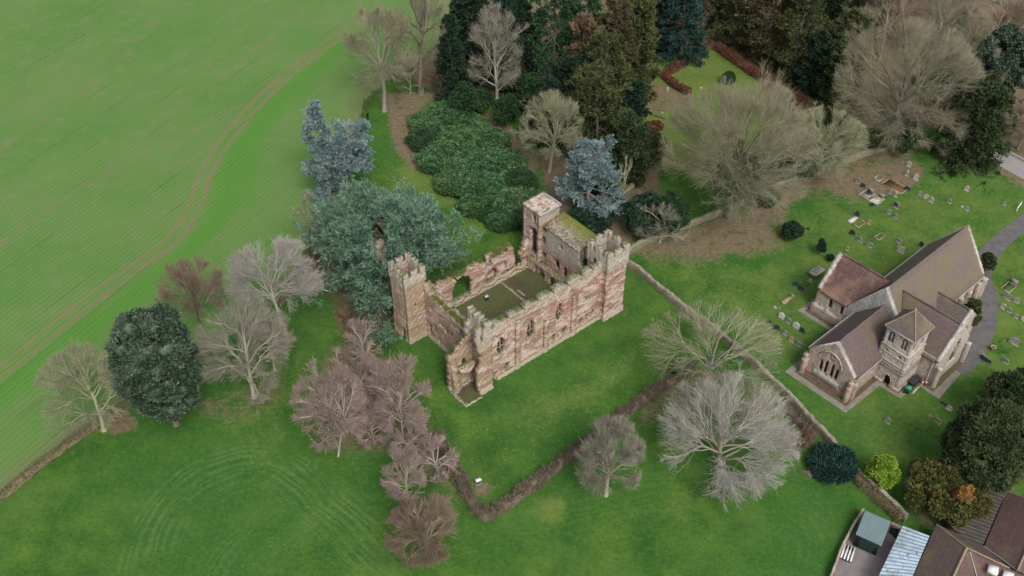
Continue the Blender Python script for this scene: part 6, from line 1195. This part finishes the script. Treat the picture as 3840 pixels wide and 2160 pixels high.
# ------------------------------------------------------------------ buildings in the lower right corner
def Q(x, y, z=0): return at((3150 + x * .2829) / K, (1750 + y * .2829) / K, z)
TILE_S = roof_mat('concrete_tiles', (0.125, 0.088, 0.080), (0.16, 0.125, 0.112), (0.17, 0.14, 0.075), .60, .3); TILE_B = roof_mat('concrete_tiles_red', (0.135, 0.082, 0.078), (0.165, 0.11, 0.10), (0.17, 0.13, 0.09), .62, .3)
BRICK = plain('house_brick', (.22, .10, .07), .9, .1, .3, 2.5); FASC = plain('fascia', (.03, .03, .03), .6, .3)
def rooted(kind, text, cat, x, y): o_ = Q(x, y); r = empty(kind, (o_[0], o_[1], 0)); label(r, text, cat); return r, np.array([o_[0], o_[1], 0])
def sl(pts, o_, t=.12): return slab([tuple(Q(*p) - o_) for p in pts], t)
E_, R_ = 2.7, 5.0
hs, o_ = rooted('tiled_house', 'brown tiled hipped-roof building in the lower right corner with two white skylights', 'house', 1280, 900)
mesh('roof', sl([(1280, 760, E_), (880, 1650, E_), (1410, 1660, R_), (1680, 1075, R_)], o_), TILE_S, hs)
mesh('roof', sl([(1280, 760, E_), (1680, 1075, R_), (2250, 1345, R_), (1905, 1050, E_)], o_), TILE_S, hs)
mesh('roof', sl([(1684, 1083, R_ - .02), (1414, 1668, R_ - .02), (1880, 1700, E_ + .3), (1800, 1449, E_ + .8), (1722, 1125, R_ - .35)], o_), TILE_B, hs)
mesh('roof', sl([(1700, 1090, R_ - .05), (1725, 1130, R_ - .35), (1815, 1455, E_ + .8), (1890, 1720, E_ + .3), (2800, 1800, E_), (2440, 1440, R_ - .05), (2250, 1352, R_ - .05)], o_), TILE_B, hs)
mesh('ridge_tiles', [tubes(np.array([[Q(1285, 768, E_ + .05) - o_, Q(1480, 915, (E_ + R_) / 2 + .05) - o_, Q(1680, 1075, R_ + .05) - o_]]), np.full((1, 3), .1), 6), tubes(np.array([[Q(1680, 1075, R_ + .05) - o_, Q(1412, 1655, R_ + .05) - o_]]), np.full((1, 2), .14), 6), tubes(np.array([[Q(1680, 1075, R_ + .05) - o_, Q(2250, 1345, R_ + .05) - o_]]), np.full((1, 2), .1), 6)], church_stone('mossy_ridge', (.27, .22, .13), (.19, .17, .08), (.34, .29, .2)), hs)
mesh('valley_flashing', [tubes(np.array([[Q(1722, 1120, R_ - .3) - o_, Q(1810, 1449, E_ + .95) - o_, Q(1850, 1600, E_ + .7) - o_]]), np.full((1, 3), .06), 5)], LEADW, hs)
mesh('valley_flashing', [tubes(np.array([[Q(1910, 1055, E_ + .08) - o_, Q(2345, 1375, R_ - .1) - o_]]), np.full((1, 2), .06), 5)], LEADW, hs)
mesh('gutter', [tubes(np.array([[Q(1290, 775, E_ - .1) - o_, Q(1900, 1058, E_ - .1) - o_]]), np.full((1, 2), .1), 6)], FASC, hs)
def wallseg(a, b, h, o_, m, par, t=.25, name='wall'):
    A = Q(*a, h) - o_; B = Q(*b, h) - o_; d = (B - A)[:2]; n_ = np.array([-d[1], d[0]]) / np.linalg.norm(d) * t
    V = np.array([(A[0], A[1], 0), (B[0], B[1], 0), (B[0] + n_[0], B[1] + n_[1], 0), (A[0] + n_[0], A[1] + n_[1], 0)] + [(A[0], A[1], h), (B[0], B[1], h), (B[0] + n_[0], B[1] + n_[1], h), (A[0] + n_[0], A[1] + n_[1], h)]); mesh(name, [(V, box(0, 1, 0, 1, 0, 1)[1])], m, par)
wallseg((1310, 800), (930, 1640), E_ - .25, o_, BRICK, hs); wallseg((1310, 800), (1880, 1068), E_ - .25, o_, BRICK, hs)
for (x, y) in ((2025, 1375), (2225, 1455)):
    c0 = Q(x, y, 4.6) - o_; V, F = box(-.5, .5, -.45, .45, -.3, .32); V = rotz(V, math.radians(-26)); mesh('skylight', [(V + c0, F)], WHITE, hs)
h2_, o_ = rooted('tiled_house', 'taller brown tiled roof at the right edge under the big olive yew', 'house', 2300, 900)
mesh('roof', sl([(2215, 330, E_), (1915, 1050, E_), (2352, 1380, R_), (2720, 520, R_)], o_), TILE_B, h2_); mesh('roof', sl([(2726, 524, R_ - .02), (2358, 1386, R_ - .02), (2900, 1650, E_), (3300, 700, E_)], o_), TILE_B, h2_)
mesh('ridge_tiles', [tubes(np.array([[Q(2720, 520, R_ + .05) - o_, Q(2352, 1380, R_ + .05) - o_]]), np.full((1, 2), .13), 6)], church_stone('house_ridge', (.27, .22, .15), (.19, .15, .1), (.34, .29, .2)), h2_)
wallseg((2215, 345), (1925, 1045), E_ - .25, o_, BRICK, h2_)
def corr(name, par, a, b, c, d, o_, m, n=30, amp=.05):
    """corrugated sheet between edges a-b and d-c, ribs running a->d"""
    A, B, C_, D_ = [Q(*q) - o_ for q in (a, b, c, d)]; V = []; w = []
    for i in range(n * 4 + 1):
        t = i / (n * 4); z = amp if (i % 4) == 0 else 0
        for P0, P1 in ((A, B), (D_, C_)): p = P0 + (P1 - P0) * t; V.append((p[0], p[1], p[2] + z))
    F = [(2*i, 2*i+2, 2*i+3, 2*i+1) for i in range(n * 4)]; V = np.array(V); mesh(name, [(V, np.array(F)), (V - np.array([0, 0, .04]), np.array(F)[:, ::-1])], m, par)
POLY = NT('polycarbonate', .35, .5); p_ = POLY.pos(); c_ = POLY.mix(POLY.ramp(POLY.noise(p_, .35, 4), .5, .72), (.42, .55, .66), (.20, .25, .25)); c_ = POLY.mix(POLY.ramp(POLY.noise(p_, 2.2, 4, .7), .56, .68), c_, (.10, .13, .10)); POLY = POLY.done(c_)
DKC = plain('dark_sheeting', (.075, .065, .06), .7, .2, .3)
cn, o_ = rooted('lean_to_canopy', 'ribbed pale blue translucent canopy roof between the patio and the brown tiled house', 'canopy', 850, 1000)
corr('roof', cn, (830, 790, 2.5), (440, 1600, 2.5), (900, 1600, 2.9), (1185, 925, 2.9), o_, POLY, 17, .09)
RIB = plain('canopy_rib', (.17, .20, .20), .6, .3)
for i in range(17):
    t = (i + .5) / 17; A = Q(830 + (440 - 830) * t, 790 + 810 * t, 2.56) - o_; B = Q(1185 + (900 - 1185) * t, 925 + 675 * t, 2.96) - o_; mesh('rib', [tubes(np.array([[A, B]]), np.full((1, 2), .045), 4)], RIB, cn)
for t in (0.02, .35, .7, 1.0): A = Q(830 - 390 * t, 790 + 810 * t, 2.45) - o_; mesh('post', [box(A[0] - .06, A[0] + .06, A[1] - .06, A[1] + .06, 0, 2.45)], RIB, cn)
dk, o_ = rooted('flat_roofed_link', 'dark ribbed flat roof between the two brown tiled roofs, behind the brown-green yew', 'outbuilding', 1700, 800)
mesh('roof', sl([(1560, 700, 2.6), (1515, 850, 2.6), (1895, 1040, 2.6), (2190, 360, 2.6), (1960, 330, 2.6)], o_, .2), DKC, dk)
for i in range(15):
    t = i / 14; A = Q(1905 + 270 * t, 1015 - 620 * t, 2.66) - o_; B = Q(1905 + 270 * t - 420 + 60 * t, 1015 - 620 * t - 150 + 20 * t, 2.66) - o_; mesh('batten', [tubes(np.array([[A, B]]), np.full((1, 2), .06), 4)], plain('roof_batten', (.16, .145, .13), .8, .2) if i == 0 else bpy.data.materials['roof_batten'], dk)
mesh('wall', [box(-3, 2.5, -3.2, -.5, 0, 2.2)], BRICK, dk)
# shed
sd, o_ = rooted('garden_shed', 'dark green shed with a grey-green sheet roof on the walled patio', 'shed', 400, 1000)
GSH = plain('shed_roof_green', (.17, .245, .25), .5, .35, .12, .8); DSH = plain('shed_wall_green', (.012, .028, .025), .5, .3, .2)
F0_, F1_ = Q(160, 1050) - o_, Q(478, 1192) - o_; dx = (F1_ - F0_)[:2]; L_ = np.linalg.norm(dx); ex = dx / L_; ey = np.array([-ex[1], ex[0]])
hfr = height_of((3150 + 478 * .2829) / K, (1750 + 1192 * .2829) / K, (1750 + 1040 * .2829) / K); dep = 2.9
bk_ = Q(680, 748, hfr + .15) - o_; dep = abs((bk_[:2] - F1_[:2]) @ ey)
def shp(u, v, z): p = F0_[:2] + ex * u + ey * v; return (p[0], p[1], z)
Vb = np.array([shp(.08, .08, 0), shp(L_ - .08, .08, 0), shp(L_ - .08, dep, 0), shp(.08, dep, 0), shp(.08, .08, hfr - .05), shp(L_ - .08, .08, hfr - .05), shp(L_ - .08, dep, hfr + .1), shp(.08, dep, hfr + .1)]); mesh('walls', [(Vb, box(0, 1, 0, 1, 0, 1)[1])], DSH, sd)
mesh('roof', slab([shp(-.08, -.08, hfr + .03), shp(L_ + .08, -.08, hfr + .03), shp(L_ + .08, dep + .15, hfr + .2), shp(-.08, dep + .15, hfr + .2)], .07), GSH, sd)
for i in range(9): u = L_ * (i + .5) / 9; mesh('roof_seam', [tubes(np.array([[shp(u, -.06, hfr + .05), shp(u, dep + .13, hfr + .22)]]), np.full((1, 2), .02), 4)], GSH, sd)
mesh('door', [(np.array([shp(.6, .05, 0), shp(2.2, .05, 0), shp(2.2, .05, hfr - .25), shp(.6, .05, hfr - .25)]), np.array([(0, 1, 2, 3)]))], plain('shed_door', (.018, .038, .034), .5, .3), sd)
# patio, its wall, the pallet seats and bits
pt = np.array([Q(*q, .03) for q in ((300, 640), (-30, 1200), (-150, 1700), (900, 1700), (830, 790))]); PAT = plain('patio_paving', (.235, .205, .205), .9, .15, .3, .9)
label(mesh('patio', [(pt, np.array([[0, 1, 2, 3, 4]]))], PAT), None, kind='structure')
def qd(x, y): return ((3150 + x * .2829) / K, (1750 + y * .2829) / K)
line_wall('patio_wall', 'thin pale capped wall along the left side of the patio beside the shed', [qd(285, 625), qd(120, 900), qd(0, 1130), qd(-60, 1290), qd(-160, 1560)], .22, 1.1, WSTONE, 5, cap=plain('patio_wall_cap', (.42, .36, .29), .9, .1), capw=.05)
line_wall('patio_wall', 'short pale wall stub between the shed and the ribbed canopy', [qd(660, 800), qd(770, 850)], .25, .8, WSTONE, 6, capw=.05)
ps, o_ = rooted('slatted_bench', 'white slatted bench table on the patio below the shed', 'bench', 95, 1170)
a_ = math.radians(62)
for i in range(4): V, F = box(-1.05, 1.05, -.62 + i * .36, -.62 + i * .36 + .17, .42, .5); mesh('slat', [(rotz(V, a_), F)], WHITE, ps)
V, F = box(-.9, -.75, -.62, .62, 0, .42); V2, F2 = box(.75, .9, -.62, .62, 0, .42); mesh('leg', [(rotz(V, a_), F)], BLACK, ps); mesh('leg', [(rotz(V2, a_), F2)], BLACK, ps)
bg_, o_ = rooted('refuse_bags', 'black refuse bags piled behind the shed against the wall stub', 'bags', 700, 870); bp = []
for i, (x, y, s_) in enumerate(((0, 0, .45), (.6, .1, .4), (.25, -.5, .38))):
    V, F = lathe([(0, 0), (.9, .05), (1.0, .5), (.7, .95), (.15, 1.2), (.2, 1.35), (0, 1.3)], 9); V = V * s_; V = wobble(V, .06, 5, i) + np.array([x, y, 0]); bp.append((V, F))
for b_ in bp: mesh('bag', [b_], BLACK, bg_)

# ------------------------------------------------------------------ the walker
def skinned(name, joints, edges, radii, m, parent, sub=1):
    me = bpy.data.meshes.new(name); me.from_pydata(joints, edges, []); o = bpy.data.objects.new(name, me); COL.objects.link(o); o.parent = parent; me.materials.append(m)
    sk = o.modifiers.new('skin', 'SKIN'); 
    for v, r in zip(me.skin_vertices[0].data, radii): v.radius = (r, r)
    me.skin_vertices[0].data[0].use_root = True; sb = o.modifiers.new('sub', 'SUBSURF'); sb.levels = sub; sb.render_levels = sub; return o
g_ = at(926, 303); per = empty('person', (g_[0], g_[1], 0), math.radians(35)); label(per, 'walker in dark clothes standing at the field edge beside the blue cedar', 'person')
J = [(0, 0, .92), (0, .01, 1.15), (0, .01, 1.38), (0, .02, 1.50), (0, .03, 1.62), (-.2, 0, 1.38), (-.27, .03, 1.12), (-.25, .14, .90), (-.24, .19, .83), (.2, 0, 1.38), (.27, .02, 1.12), (.24, .16, .95), (.2, .22, .92), (-.1, 0, .86), (-.12, .08, .48), (-.12, .0, .08), (-.12, .14, .04), (.1, 0, .86), (.12, -.02, .48), (.12, -.16, .09), (.13, -.03, .04)]
Eg = [(0, 1), (1, 2), (2, 3), (3, 4), (2, 5), (5, 6), (6, 7), (7, 8), (2, 9), (9, 10), (10, 11), (11, 12), (0, 13), (13, 14), (14, 15), (15, 16), (0, 17), (17, 18), (18, 19), (19, 20)]
Rd = [.15, .15, .17, .06, .10, .07, .055, .045, .04, .07, .055, .045, .04, .10, .075, .055, .05, .10, .075, .055, .05]
SKIN = plain('skin', (.45, .27, .2), .6, .3, .05); CLO = plain('navy_coat', (.014, .017, .028), .85, .15)
skinned('body', J, Eg, Rd, CLO, per)
mesh('head', [lathe([(0, 1.56), (.06, 1.58), (.085, 1.65), (.09, 1.71), (.07, 1.78), (0, 1.81)], 10, (0, .03))], SKIN, per, smooth=True)
mesh('hair', [lathe([(.094, 1.69), (.096, 1.74), (.075, 1.805), (0, 1.83)], 10, (0, .01))], BLACK, per, smooth=True)
